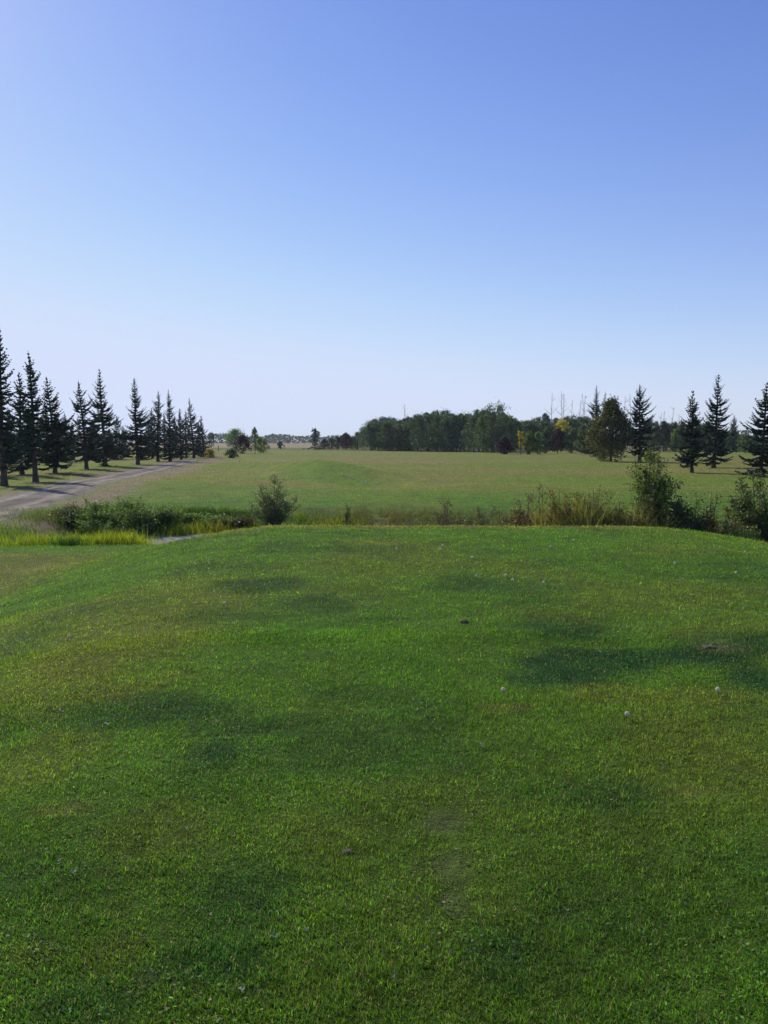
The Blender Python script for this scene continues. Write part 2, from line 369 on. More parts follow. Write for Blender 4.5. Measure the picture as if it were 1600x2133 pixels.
# ------------------------------------------------------------------ pond water
m, t, out = new_mat('scummy_water'); N = t.nodes.new; L = t.links.new
p = N('ShaderNodeBsdfPrincipled'); p.inputs['Roughness'].default_value = .28
nz = N('ShaderNodeTexNoise'); nz.inputs['Scale'].default_value = 5; nz.inputs['Detail'].default_value = 8; nz.inputs['Roughness'].default_value = .7
co = N('ShaderNodeTexCoord'); L(co.outputs['Object'], nz.inputs['Vector'])
cr = N('ShaderNodeValToRGB'); e = cr.color_ramp.elements; e[0].position = .38; e[0].color = (.06, .065, .05, 1); e[1].position = .62; e[1].color = (.46, .44, .36, 1)
L(nz.outputs['Fac'], cr.inputs[0]); L(cr.outputs[0], p.inputs['Base Color'])
b = N('ShaderNodeBump'); b.inputs['Strength'].default_value = .4; b.inputs['Distance'].default_value = .02; L(nz.outputs['Fac'], b.inputs['Height']); L(b.outputs[0], p.inputs['Normal'])
L(p.outputs[0], out.inputs['Surface'])
WZ = -1.66
aa = np.linspace(0, 2*math.pi, 64, endpoint=False); rr = 1+.2*(fbm(np.cos(aa)*3+5, np.sin(aa)*3, 1, 3)-.5)
V = np.stack([-6.6+3.6*rr*np.cos(aa), 28.6+3.0*rr*np.sin(aa), np.full(64, WZ)], -1)
tag(mk('water', V, [np.arange(64)[None, :]], m), 'small patch of still pale creek water', None, None, 'structure')

# ------------------------------------------------------------------ mown grass blades (one uncountable mass)
def blades(x, y, h, w, col, rg, lean=.8, seg2=True, z=None, curl=.5):
    n = len(x); a = rg.uniform(0, 2*math.pi, n); la = rg.uniform(0, 2*math.pi, n)
    ll = h*lean*rg.uniform(.15, 1.2, n); z0 = height(x, y) if z is None else z
    B = np.stack([x, y, z0-.004], -1)
    s = np.stack([np.cos(a)*w/2, np.sin(a)*w/2, 0*a], -1)
    Ld = np.stack([np.cos(la), np.sin(la), 0*a], -1)*ll[:, None]
    up = np.zeros((n, 3)); up[:, 2] = np.sqrt(np.maximum(h*h-ll*ll*.8, (.3*h)**2))
    tip = B+up+Ld
    if seg2:
        mid = B+up*(.5+.15*curl)+Ld*(.5-.3*curl)
        V = np.stack([B-s, B+s, mid+s*.85, mid-s*.85, tip], 1).reshape(-1, 3)
        b = np.arange(n)*5; Q = np.stack([b, b+1, b+2, b+3], -1); T = np.stack([b+3, b+2, b+4], -1)
        return V, Q, T, np.repeat(col, 5, 0)
    V = np.stack([B-s, B+s, tip], 1).reshape(-1, 3)
    return V, np.zeros((0, 4), int), np.arange(n*3).reshape(-1, 3), np.repeat(col, 3, 0)
def merge(name, parts, mat):
    Vs = []; Qs = []; Ts = []; Cs = []; k = 0
    for V, Q, T, C in parts:
        Vs.append(V); Qs.append(Q+k); Ts.append(T+k); Cs.append(C); k += len(V)
    return mk(name, np.concatenate(Vs), [np.concatenate(Qs), np.concatenate(Ts)], mat, None, np.concatenate(Cs))
rg = np.random.default_rng(4)
def sector(n, r0, r1, half, power):
    """random points between two distances; density falls with distance"""
    u = rg.random(n)
    if abs(power-2) < 1e-6: r = r0*(r1/r0)**u
    else: e = 2-power; r = (r0**e+u*(r1**e-r0**e))**(1/e)
    a = rg.uniform(-half, half, n); return r*np.sin(a), r*np.cos(a), r
def jitter_col(c, rg, amt=.25):
    n = len(c); v = np.exp(rg.normal(0, amt, n))[:, None]; hue = rg.normal(0, .12, n)[:, None]
    c = c*v*np.concatenate([1+hue, np.ones((n, 1)), 1-hue], 1)
    k = rg.random(n)
    st = k < .075; c[st] = np.array([.36, .31, .19])*rg.uniform(.5, 1.2, (st.sum(), 1))
    bl = (k > .955); c[bl] = np.array([.10, .20, .09])*rg.uniform(.7, 1.4, (bl.sum(), 1))
    return np.clip(c, .005, .8)
def road_ok(x, y):
    d, hw_ = road_dist(x, y); return (np.abs(d) > 2.0) | (y < 5)
parts = []
x, y, r = sector(760000, 1.7, 7.5, R(36), 1.7)
tall = .55+.95*fbm(x, y, .12, 91, 3)+.5*(fbm(x, y, 1.3, 92, 2)-.5)
for (px_, py_, rx_, ry_, pc_, s_) in PATCH:
    if pc_ is DEADC: tall = tall*(1-.6*s_*sst(1.5-np.sqrt(((x-px_)/rx_)**2+((y-py_)/ry_)**2)))
fleck = (.5+1.0*fbm(x, y, .04, 95, 2))[:, None]
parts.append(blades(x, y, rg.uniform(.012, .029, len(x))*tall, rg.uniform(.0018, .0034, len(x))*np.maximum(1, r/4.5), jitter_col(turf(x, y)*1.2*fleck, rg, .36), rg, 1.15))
x, y, r = sector(450000, 7, 27, R(33), 1.75)
k = (y < 24); x, y, r = x[k], y[k], r[k]
fleck = (.42+1.16*fbm(x, y, .11, 96, 3))[:, None]
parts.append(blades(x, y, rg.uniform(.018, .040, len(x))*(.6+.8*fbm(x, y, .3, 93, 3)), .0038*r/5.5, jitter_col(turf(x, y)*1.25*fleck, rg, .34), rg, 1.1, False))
x = rg.uniform(-4, 7.5, 9000); y = rg.uniform(15.8, 20.5, 9000); k = fbm(x, y, .5, 97, 2) > .52; x, y = x[k], y[k]   # longer uncut fringe
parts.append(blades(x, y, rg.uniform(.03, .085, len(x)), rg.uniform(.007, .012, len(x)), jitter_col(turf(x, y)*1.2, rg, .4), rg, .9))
x, y, r = sector(26000, 1.8, 12, R(36), 1.6); k = fbm(x, y, .3, 98, 3) > .50; x, y, r = x[k], y[k], r[k]; n = len(x)      # clover and broad leaves
u = unit(np.stack([rg.normal(size=n), rg.normal(size=n), rg.normal(0, .3, n)], -1)); v = unit(np.cross(u, np.stack([rg.normal(0, .4, n), rg.normal(0, .4, n), np.ones(n)], -1)))
Vl, Fl = lozenges(np.stack([x, y, height(x, y)+rg.uniform(.008, .022, n)], -1), u, v, rg.uniform(.004, .010, n)*np.maximum(1, r/5), rg.uniform(.003, .006, n)*np.maximum(1, r/5))
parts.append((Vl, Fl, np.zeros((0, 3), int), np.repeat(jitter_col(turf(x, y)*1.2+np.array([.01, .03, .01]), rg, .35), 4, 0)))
x, y, r = sector(150000, 24, 110, R(32), 2.2)
k = road_ok(x, y); x, y, r = x[k], y[k], r[k]
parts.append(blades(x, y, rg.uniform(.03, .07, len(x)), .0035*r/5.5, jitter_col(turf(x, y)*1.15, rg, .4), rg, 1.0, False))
tag(merge('mown_grass', parts, M_GRASS), 'short mown green grass covering the tee and fairway', 'grass', None, 'stuff')

# ------------------------------------------------------------------ reeds, weeds and dry tall grass along the creek
def stand(name, label, spots, seed, mat=M_REED):
    """spots: (px, py base, half width m, half depth m, n, height m, colour, colour2, leaf width)"""
    rg = np.random.default_rng(seed); parts = []
    for (px, py, hx, hy, n, hh, c1, c2, lw) in spots:
        cx, cy = at(px, py) if py > 0 else ((px-800)/FPX*-py, -py)
        x = cx+rg.normal(0, hx*.55, n); y = cy+rg.normal(0, hy*.55, n)
        clump = fbm(x, y, .4, seed, 3)*1.6-.3; k = clump > .30; x, y, clump = x[k], y[k], clump[k]
        w = rg.random((len(x), 1))**1.3; c = np.array(c1)*(1-w)+np.array(c2)*w
        c = c*np.exp(rg.normal(0, .25, len(x)))[:, None]
        parts.append(blades(x, y, hh*rg.uniform(.4, 1.15, len(x))*(.45+clump)*(.7+.6*fbm(x, y, .9, seed+3, 2)), rg.uniform(.5, 1.3, len(x))*lw, c, rg, .75, True))
    return tag(merge(name, parts, mat), label, 'grass', None, 'stuff')
YG = (.22, .32, .03); YG2 = (.36, .37, .035); GG = (.05, .12, .02); TAN = (.38, .32, .17); TAN2 = (.20, .19, .07); RED = (.16, .09, .045); OCH = (.30, .25, .06)
stand('reeds', 'bright yellow green reeds and weeds along the creek bank', [
    (80, -25.2, 1.1, .7, 1700, .34, YG, GG, .014), (120, -24.8, 1.3, .8, 3200, .46, YG, YG2, .014), (165, -24.4, 1.2, .6, 2200, .34, YG, GG, .014), (215, -24.5, 1.1, .7, 3000, .42, YG, YG2, .014),
    (250, -24.2, .6, .4, 900, .36, YG, YG2, .014), (140, -23.4, .35, .3, 600, .36, GG, GG, .014), (100, -26.8, 1.6, .8, 1800, .34, GG, YG, .014), (180, -26.4, 1.6, .8, 1800, .34, YG, GG, .014),
    (290, -30.6, .9, .6, 1900, .50, YG, YG2, .016), (335, -30.8, .9, .5, 2200, .56, YG, YG2, .016), (375, -31.0, .8, .5, 1500, .46, YG, YG2, .016), (425, -31.4, 1.0, .5, 1300, .34, YG, OCH, .014), (470, -31.6, 1.0, .5, 900, .30, GG, OCH, .014),
    (515, -32.0, .7, .4, 900, .42, OCH, YG, .014), (530, -31.4, .5, .4, 400, .4, GG, YG, .014),
(690, -33.4, 1.3, .6, 900, .22, OCH, YG, .014), (620, -33.6, 1.0, .8, 700, .25, YG, GG, .014),
    (30, -25.5, 1.8, 1.4, 3000, .16, YG, GG, .012), (70, -28.2, 1.6, 1.2, 2400, .20, YG, GG, .012)], 11)
stand('creek_weeds', 'rough brown and green weeds on the far creek bank', [
    (730, -33.8, 1.5, .8, 900, .20, GG, TAN2, .012), (800, -34.0, 1.8, 1.0, 1100, .18, TAN2, RED, .012), (870, -33.8, 1.6, 1.0, 1100, .2, TAN2, GG, .012), (950, -34, 2, 1, 900, .2, TAN2, GG, .012),
    (440, -33.6, 2.4, .7, 2500, .24, GG, (.03, .06, .015), .014), (1050, -33, 1.5, .9, 900, .3, TAN2, GG, .014), (150, -31.5, 2.0, 1.2, 2400, .32, GG, TAN2, .014), (200, -33.6, 3.0, .9, 2600, .25, GG, YG, .014), (340, -34.4, 2.4, .8, 2000, .22, GG, YG, .014)], 12)
stand('dry_tall_grass', 'tan dry tall grass leaning beside the creek saplings', [
    (1150, -25.2, .9, .5, 1700, 1.30, TAN, YG, .010), (1195, -25, .9, .5, 2600, 1.4, TAN, OCH, .010), (1250, -24.8, .9, .5, 3000, 1.4, TAN, YG, .010), (1285, -24.9, .6, .5, 1200, 1.6, GG, TAN2, .010),
    (1312, -24.6, .6, .5, 3200, 1.5, TAN, TAN2, .010), (1080, -25.4, .9, .5, 1000, 1.1, TAN2, RED, .010), (1040, -25.4, .7, .5, 900, 1.0, TAN2, GG, .010), (1375, -23.6, .22, .22, 600, 1.1, YG, TAN, .011), (930, -25.6, 1.2, .4, 900, .95, TAN2, GG, .009),
    (1120, -25.4, .5, .4, 900, 1.4, TAN2, RED, .010), (1165, -25.3, .5, .4, 1000, 1.6, OCH, YG, .011),
    (1490, -23.3, 1.2, .4, 1300, .35, TAN2, (.06, .05, .03), .010), (1560, -22.8, 1.0, .5, 1500, .3, YG, GG, .012)], 13)

# ------------------------------------------------------------------ spruces
def spruce(label, px, py, ty, wpx, clear=.12, seed=1, tx=None, top=.8, gap=.25, group='spruces'):
    rg = np.random.default_rng(seed); x0, y0 = at(px, py); s = mpp(y0)
    H = (py-ty)*s; Rr = wpx*s/2*1.22; z0 = float(height(x0, y0))
    lean = ((tx-px)*s if tx else 0.0)
    tree = thing('spruce_tree', label, 'spruce tree', (x0, y0, z0-.05), 0, group)
    def axis(t): t = np.asarray(t, float); return np.stack([lean*t**1.2+.03*np.sin(t*7+seed), .03*np.cos(t*5+seed), t*H], -1)
    tt = np.linspace(0, 1, 14); A = Acc()
    A.tube(axis(tt), .021*H*(1-tt)**.8*(1+.35*np.exp(-tt*40))+.008, 8)
    A.make('trunk', M_BARK, tree)
    P = []; U = []; VV = []; a = []; b = []; C = []
    nw = int(17+H*1.25); sect = rg.uniform(.55, 1.3, 9)
    bt = clear+(1-clear)*(np.linspace(0, .985, nw)**.92)
    for i, t in enumerate(bt):
        q = (t-clear)/(1-clear)
        prof = (1-q)**top*min(1, .72+q*2.2)+.02
        wh = rg.uniform(.5, 1.2)
        for j in range(rg.integers(7, 10) if q < .85 else 5):
            az = rg.uniform(0, 2*math.pi)
            if rg.random() < gap*.5 and q < .92: continue
            Lb = Rr*prof*wh*sect[int(az/(2*math.pi)*9) % 9]*rg.uniform(.45, 1.15)+.012*H*(1-q)
            el = R(-14+62*q**1.1+rg.normal(0, 7)); n = max(4, int(Lb/.10))
            s_ = np.linspace(.04, 1, n); d = np.array([math.cos(az), math.sin(az)])
            hor = Lb*s_*math.cos(el); ver = Lb*(s_*math.sin(el)-.16*s_*(1-s_)*2+.16*s_**3)
            base = axis([t])[0]
            pts = np.stack([base[0]+d[0]*hor, base[1]+d[1]*hor, base[2]+ver], -1)
            dr = unit(np.gradient(pts, axis=0))
            side = np.array([-d[1], d[0], 0.])
            m_ = 3
            for sgn in (-1, 1, 0):
                tl = (.13+.32*Lb*(1-s_)*.9)*rg.uniform(.6, 1.25, n)*(.4+.6*min(1, (1-q)*4.5))
                if sgn == 0: tl = tl*.45+.05
                dd = unit(dr*.75+side*sgn*rg.uniform(.6, 1.1, (n, 1))+rg.normal(0, .14, (n, 3))+np.array([0, 0, -.22 if sgn else .25])*(1-q))
                for w in range(2):
                    vv = unit(np.cross(dd, np.array([0, 0, 1.])+rg.normal(0, .35, (n, 3)))) if w == 0 else unit(np.cross(dd, side+rg.normal(0, .3, (n, 3))))
                    P.append(pts+dd*tl[:, None]*.5); U.append(dd); VV.append(vv); a.append(tl*.58); b.append(.030+.066*tl)
                    C.append(np.array([.026, .056, .032])*np.exp(rg.normal(0, .28, n))[:, None]*(1+rg.normal(0, .1, (n, 3))))
    # leader
    n = 16; tl = rg.uniform(.10, .22, n); zz = np.linspace(.90, 1.02, n); pts = axis(zz)
    dd = unit(rg.normal(0, .35, (n, 3))+np.array([0, 0, 1.3])); vv = unit(np.cross(dd, rg.normal(size=(n, 3))))
    P.append(pts); U.append(dd); VV.append(vv); a.append(tl*.6); b.append(tl*0+.014); C.append(np.tile([.03, .05, .03], (n, 1)))
    V, F = lozenges(np.concatenate(P), np.concatenate(U), np.concatenate(VV), np.concatenate(a), np.concatenate(b))
    mk('crown', V, [F], M_NEEDLE, tree, np.repeat(np.clip(np.concatenate(C), .004, .3), 4, 0))
    return tree
G1 = 'spruces in the row left of the gravel road'; G2 = 'spruces standing on the right of the fairway'; G3 = 'spruces behind the left row'
for a in [
    ('tallest dark spruce, cut by the left edge of the photo, beside the gravel road', 8, 1012, 690, 96, .13, 1, 9, .85, .2, G1),
    ('tall dark spruce, second nearest to the road, with bare lower trunk', 75, 1004, 737, 104, .15, 3, 68, .85, .2, G1),
    ('spruce with a slanting lower trunk, right of the second nearest tall spruce', 116, 985, 790, 86, .10, 4, 104, .75, .3, G1),
    ('gappy spruce with a long bare trunk top and wide arms halfway up', 181, 977, 797, 88, .16, 5, 169, .8, .55, G1),
    ('dense spruce with branches nearly to the ground, right of the gappy one', 219, 971, 771, 84, .03, 6, 212, .9, .3, G1),
    ('lone symmetrical spruce with clear sky either side, midway along the left row', 287, 968, 790, 70, .11, 7, 283, .85, .3, G1),
    ('slender spruce in the farther cluster, first from the lone symmetrical one', 329, 961, 817, 44, .10, 9, 333, .7, .25, G1),
    ('pointed spruce, tallest of the farther left cluster', 355, 961, 814, 52, .07, 10, 354, .95, .25, G1),
    ('short spruce between two taller ones in the farther left cluster', 378, 957, 852, 42, .08, 11, 376, .7, .2, G1),
    ('narrow tall spruce near the right end of the left row', 404, 954, 831, 46, .10, 12, 396, .8, .25, G1),
    ('last and smallest spruce of the left row, beside the yellow bush', 425, 952, 867, 34, .05, 13, 420, .8, .3, G1)]:
    spruce(a[0], a[1], a[2], a[3], a[4], a[5], a[6], a[7], a[8], a[9], a[10])
ORDS = ['first', 'second', 'third', 'fourth', 'fifth', 'sixth', 'seventh', 'eighth', 'ninth', 'tenth', 'eleventh', 'twelfth', 'thirteenth', 'fourteenth', 'fifteenth', 'sixteenth', 'seventeenth', 'eighteenth']
RANK = sorted([-30, 98, 138, 152, 20, 245, 258, 196, 64, 318, 343, 388, 310, 120, 230, 366, 414, -75])
for i, a in enumerate([(46, 988, 777, 70), (-30, 990, 800, 90), (98, 968, 838, 62), (138, 960, 862, 54), (152, 958, 880, 50), (20, 968, 850, 70), (245, 956, 868, 46),
                       (258, 953, 888, 40), (196, 958, 880, 50), (64, 962, 850, 66), (318, 955, 851, 36), (343, 952, 862, 34), (388, 951, 856, 34), (310, 953, 868, 28), (120, 962, 868, 60), (230, 957, 900, 46), (366, 953, 866, 34), (414, 950, 880, 26), (-75, 1000, 760, 100)]):
    spruce('dark spruce behind the left row, %s such treetop counted from the left' % ORDS[RANK.index(a[0])] if i else 'slimmer spruce showing between the two nearest tall spruces', a[0], a[1], a[2], a[3], .09, 40+i, None, .75, .15, G3)
for a in [
    ('broad dense spruce with a bare trunk foot, right of the big leafy tree', 1332, 962, 802, 84, .13, 21, 1329, .95, .05),
    ('spruce with the nearest trunk but one, middle of the right hand spruces', 1441, 984, 817, 74, .13, 22, 1439, .78, .3),
    ('tallest right hand spruce with tiered drooping branches', 1487, 974, 782, 84, .08, 23, 1492, .8, .3),
    ('large spruce cut by the right edge of the photo', 1585, 993, 799, 112, .10, 24, 1592, .85, .2),
    ('small distant spruce between the tiered spruce and the right edge spruce', 1525, 942, 866, 42, .06, 25, 1527, .8, .2),
    ('tall pointed spruce rising behind the big brownish leafy tree', 1241, 952, 805, 64, .05, 26, 1240, .85, .1),
    ('shorter spruce beside the pointed one behind the big leafy tree', 1258, 950, 818, 56, .05, 27, 1258, .8, .1)]:
    spruce(*a[:7], a[7], a[8], a[9], G2)

# ------------------------------------------------------------------ leafy trees
def crown_cloud(rg, H, W, bot, ncl, nlf, leaf, cols, top=1.0, rough=.25, hole=.0, stretch=1.0):
    """leaf clumps spread through an uneven crown volume"""
    u = unit(rg.normal(size=(ncl, 3))); rad = rg.uniform(.35, 1.0, ncl)**.6
    lob = 1+rough*np.sin(u[:, 0]*5+rg.uniform(0, 6))*np.cos(u[:, 2]*4+rg.uniform(0, 6))+rg.normal(0, rough*.4, ncl)
    c = u*np.minimum(rad*lob, 1.04)[:, None]
    zc = bot*H+(1-bot)*H*.5; hz = (1-bot)*H*.5
    taper = 1-(.35*top)*np.clip(c[:, 2], -1, 1)
    nsp = int(rg.integers(4, 8)); sa = rg.uniform(0, 6.28, nsp); sr = rg.uniform(0, .42, nsp); sh = rg.uniform(.80, .99, nsp); m_ = int(len(c)*.22)
    P0 = np.stack([c[:, 0]*W/2*taper, c[:, 1]*W/2*taper, zc+c[:, 2]*hz*stretch], -1)
    P0[:, 2] = np.clip(P0[:, 2], .03*H, .93*H)
    k = rg.integers(0, nsp, m_); f = rg.random(m_)          # leading shoots that break the outline
    P0[:m_] = np.stack([np.cos(sa[k])*sr[k]*W/2*(1.1-.25*f), np.sin(sa[k])*sr[k]*W/2*(1.1-.25*f), H*(sh[k]-(1-f)*.24*(1-bot))], -1)+rg.normal(0, .02*W, (m_, 3))
    keep = rg.random(len(P0)) > hole*.5; keep[:m_] = True; P0 = P0[keep]
    sz = W*.074*rg.uniform(.5, 1.3, len(P0)); sz[:m_] *= .62
    n = nlf; P = (P0[:, None, :]+rg.normal(0, 1, (len(P0), n, 3))*sz[:, None, None]*np.array([1, 1, .85])).reshape(-1, 3)
    cc = np.array(cols)[rg.integers(0, len(cols), len(P0))]*np.exp(rg.normal(0, .25, (len(P0), 1)))
    C = np.repeat(cc, n, 0)*np.exp(rg.normal(0, .22, (len(P), 1)))
    uu, vv = rand_axes(rg, len(P)); vv = unit(vv+np.array([0, 0, .0]))
    V, F = lozenges(P, uu, vv, leaf*rg.uniform(.5, 1.1, len(P)), leaf*.55*rg.uniform(.5, 1.1, len(P)))
    return V, F, np.repeat(np.clip(C, .004, .6), 4, 0), P0
def leafy(name, label, cat, H, W, seed, cols, loc=(0, 0, 0), bot=.1, ncl=150, nlf=16, leaf=.22, top=1., rough=.25, hole=0., group=None, mat=None, trunk=.02, stretch=1.):
    rg = np.random.default_rng(seed); t = thing(name, label, cat, loc, 0, group)
    V, F, C, P0 = crown_cloud(rg, H, W, bot, ncl, nlf, leaf, cols, top, rough, hole, stretch)
    A = Acc(); s = np.linspace(0, 1, 8)
    wob = rg.normal(0, .02*H, 2)
    A.tube(np.stack([wob[0]*np.sin(s*3), wob[1]*np.sin(s*2.5), s*H*.8], -1), trunk*H*(1-.85*s), 7)
    pick = P0[rg.permutation(len(P0))[:22]]
    for p in pick:
        z = max(.1*H, p[2]*rg.uniform(.4, .75)); s2 = np.linspace(0, 1, 5)[:, None]; b0 = np.array([0, 0, z])
        q = b0+(p-b0)*s2+np.array([0, 0, .06*H])*s2*(1-s2)
        A.tube(q, trunk*H*.35*(1-.8*s2[:, 0]), 4)
    A.make('trunk', M_TWIG, t)
    mk('crown', V, [F], mat or M_TREELEAF, t, C)
    return t
DG = [(.050, .105, .034), (.066, .125, .036), (.040, .085, .044)]
MG = [(.075, .125, .038), (.09, .135, .045), (.06, .10, .048)]
OG = [(.10, .115, .035), (.08, .10, .03), (.13, .10, .04), (.065, .09, .03)]
LG = [(.15, .25, .04), (.13, .22, .04), (.19, .26, .05)]
BG = [(.08, .10, .07), (.10, .115, .085), (.065, .085, .055)]
PU = [(.040, .014, .022), (.055, .018, .024), (.03, .012, .02)]
YE = [(.62, .46, .03), (.52, .40, .03), (.66, .52, .06)]
OR = [(.42, .25, .02), (.50, .33, .03)]
# one set of tree kinds, copied along the dense wood behind the fairway
protos = [leafy('leafy_tree', '', 'tree', 12, rgw, 100+i, [[(.050, .105, .034)], [(.09, .145, .045)], [(.040, .085, .044)], [(.075, .13, .034)], [(.062, .105, .055)], [(.10, .13, .08)], [(.11, .12, .04), (.08, .11, .035)], [(.045, .09, .04)]][i], (0, -200, -3), bot=.02, ncl=260, nlf=20, leaf=.24, top=tp, rough=rf, hole=hl)
          for i, (rgw, tp, rf, hl) in enumerate([(7, 1, .25, 0), (6, 1.4, .3, .1), (7.5, .8, .3, 0), (5, 1.6, .25, .2), (6.5, 1.2, .35, .1), (6, 1.2, .35, .3), (6.5, 1, .3, .2), (4.5, 1.8, .3, .2)])]
used = [False]*8
def place_tree(k, px, py, ty, wpx, label, group):
    x, y = at(px, py); s = mpp(y); H = (py-ty)*s; W = wpx*s; pr = protos[k]; w0 = pr['w0']
    loc = (x, y, float(height(x, y))-.1); sc = (W/w0, W/w0, H/12*.97); rz = random.uniform(0, 6.28)
    if used[k]: return copy_thing(pr, label, loc, rz, sc, group)
    used[k] = True; pr.location = loc; pr.rotation_euler = (0, 0, rz); pr.scale = sc; pr['label'] = label; pr['group'] = group; return pr
for p_, w_ in zip(protos, (7, 6, 7.5, 5, 6.5, 6, 6.5, 4.5)): p_['w0'] = float(w_)
random.seed(5)
ORD = ['first', 'second', 'third', 'fourth', 'fifth', 'sixth', 'seventh', 'eighth', 'ninth', 'tenth', 'eleventh', 'twelfth', 'thirteenth', 'fourteenth', 'fifteenth', 'sixteenth', 'seventeenth', 'eighteenth', 'nineteenth', 'twentieth',
       'twenty first', 'twenty second', 'twenty third', 'twenty fourth', 'twenty fifth', 'twenty sixth', 'twenty seventh', 'twenty eighth', 'twenty ninth', 'thirtieth', 'thirty first', 'thirty second', 'thirty third']
TX = [655, 700, 740, 760, 775, 800, 840, 880, 905, 930, 960, 985, 1000, 1030, 1060, 1080, 1110, 1140, 1165, 1200, 1235]
TY = [915, 908, 906, 884, 868, 876, 872, 858, 861, 855, 858, 860, 852, 860, 862, 880, 873, 869, 872, 868, 868]
LBL = 'dark leafy treetop showing behind the front edge of the dense wood'; GW = 'trees of the dense wood beyond the fairway'
for row, (yo, dt) in enumerate([(0, 4), (-1.4, 0), (-2.4, -5)]):
    px = 772 + row*5; cnt = 0
    while px < 1235:
        base = 938.5+yo+random.uniform(-.5, .5)+min(4, (px-760)/60) if px < 1080 else 938.5+yo
        ty = np.interp(px, TX, TY)+dt+random.uniform(-6, 7)
        k = random.choice([0, 1, 2, 3, 4, 0, 2, 7]) if px < 1000 else random.choice([1, 5, 3, 6, 1, 0, 7, 4])
        place_tree(k, px, base, ty, random.uniform(38, 54), (ORD[cnt]+' tree from the left along the front edge of the dense wood') if row == 0 else LBL, GW); cnt += 1; px += random.uniform(15, 22)
for i, px in enumerate((676, 690, 703, 714, 733, 745, 757)): place_tree(random.choice([1, 3, 7, 0]), px, 936.3, np.interp(px, TX, TY)+random.uniform(-4, 5), random.uniform(20, 28), ORD[i]+' small tree from the left in the low thicket beside the dense wood', 'small trees of the low thicket')
for row in range(2):
    px = 1345+row*6; cnt = 0
    while px < 1620:
        place_tree(random.choice([3, 6, 5, 1, 4, 7]), px, 940.5-row*1.5, np.interp(px, [1345, 1420, 1480, 1520, 1560, 1620], [872, 880, 878, 905, 912, 905])+random.uniform(-6, 6), random.uniform(26, 38), (ORD[cnt]+' leafy tree from the left in the wood behind the right hand spruces') if row == 0 else 'leafy treetop in the back of the wood behind the right hand spruces', 'trees of the wood behind the right hand spruces'); cnt += 1; px += random.uniform(15, 20)
def single(name, label, cat, px, py, ty, wpx, seed, cols, **kw):
    x, y = at(px, py); s = mpp(y); H = (py-ty)*s; W = wpx*s
    return leafy(name, label, cat, H, W, seed, cols, (x, y, float(height(x, y))-.05), **kw)
single('leafy_tree', 'tall open leafy tree rising above the middle of the dense wood', 'tree', 1030, 943, 834, 66, 201, MG, bot=.2, ncl=150, nlf=24, leaf=.2, rough=.45, hole=.9, top=.6)
single('leafy_tree', 'big brownish green leafy tree left of the broad dense spruce', 'tree', 1272, 961, 832, 84, 202, OG, bot=.03, ncl=520, nlf=44, leaf=.16, rough=.3, hole=.2, top=1.9)
single('leafy_tree', 'grey green open tree above the brush pile', 'tree', 656, 936, 889, 22, 203, BG, bot=.08, ncl=80, nlf=18, leaf=.3, rough=.35, hole=.5, top=1.6)
single('leafy_tree', 'light green tree in front of the wood, left of the middle right spruce', 'tree', 1408, 941, 893, 24, 204, LG, bot=.05, ncl=120, nlf=18, leaf=.24)
single('leafy_tree', 'bright green tree low behind the spruce at the right edge', 'tree', 1552, 944, 905, 34, 205, LG+OG, bot=.02, ncl=120, nlf=18, leaf=.22)
single('leafy_tree', 'round light green tree behind the left purple tree', 'tree', 492, 937, 893, 44, 206, [(.14, .22, .05), (.12, .19, .05)], bot=.12, ncl=200, nlf=20, leaf=.22)
single('leafy_tree', 'slim pale tree between the spruces and the round light green tree', 'tree', 441, 934, 899, 18, 207, BG, bot=.1, ncl=60, nlf=16, leaf=.3, hole=.3)
single('slim_tree', 'slim young tree with a thin bare trunk left of the round green bush', 'tree', 531, 946, 888, 17, 208, MG+LG, bot=.3, ncl=70, nlf=16, leaf=.17, hole=.3, top=1.8, trunk=.012)
single('round_bush', 'round green bush beside the slim young tree', 'bush', 543, 944, 910, 34, 209, [(.14, .21, .04), (.11, .17, .04)], bot=.02, ncl=160, nlf=20, leaf=.14)
single('purple_tree', 'dark purple leaved tree on the left, in front of the light green tree', 'tree', 507, 945, 906, 34, 210, PU, bot=.04, ncl=180, nlf=20, leaf=.15, top=.9)
single('purple_tree', 'purple tree in the low thicket left of the dense wood', 'tree', 722, 937, 900, 23, 211, PU, bot=.02, ncl=150, nlf=20, leaf=.22, top=.6)
single('purple_tree', 'low dark purple bush left of the orange yellow sapling', 'tree', 1051, 946, 910, 30, 212, PU, bot=.03, ncl=180, nlf=20, leaf=.18, top=.6)
single('purple_tree', 'purple tree below the bright yellow treetop', 'tree', 1162, 944, 893, 34, 213, PU, bot=.03, ncl=200, nlf=20, leaf=.18, top=.6)
single('yellow_tree', 'bright yellow treetop showing above the purple tree', 'tree', 1169, 942, 872, 27, 214, YE, bot=.62, ncl=60, nlf=18, leaf=.22, rough=.35, hole=.2)
single('yellow_sapling', 'orange yellow sapling in front of the wood', 'tree', 1085, 947, 893, 17, 215, OR+YE, bot=.22, ncl=55, nlf=16, leaf=.17, rough=.5, hole=.35, top=-.2)
single('leafy_tree', 'mid green bush right of the orange yellow sapling', 'tree', 1103, 947, 897, 28, 216, MG+LG[:1], bot=.02, ncl=160, nlf=20, leaf=.18)
single('leafy_tree', 'lighter green narrow bush between the sapling and the purple tree', 'tree', 1120, 947, 898, 20, 217, [(.11, .21, .04), (.09, .18, .04)], bot=.02, ncl=130, nlf=20, leaf=.17)
single('leafy_tree', 'very dark narrow tree left of the purple tree below the yellow treetop', 'tree', 1138, 944, 890, 22, 218, DG, bot=.02, ncl=130, nlf=20, leaf=.18)
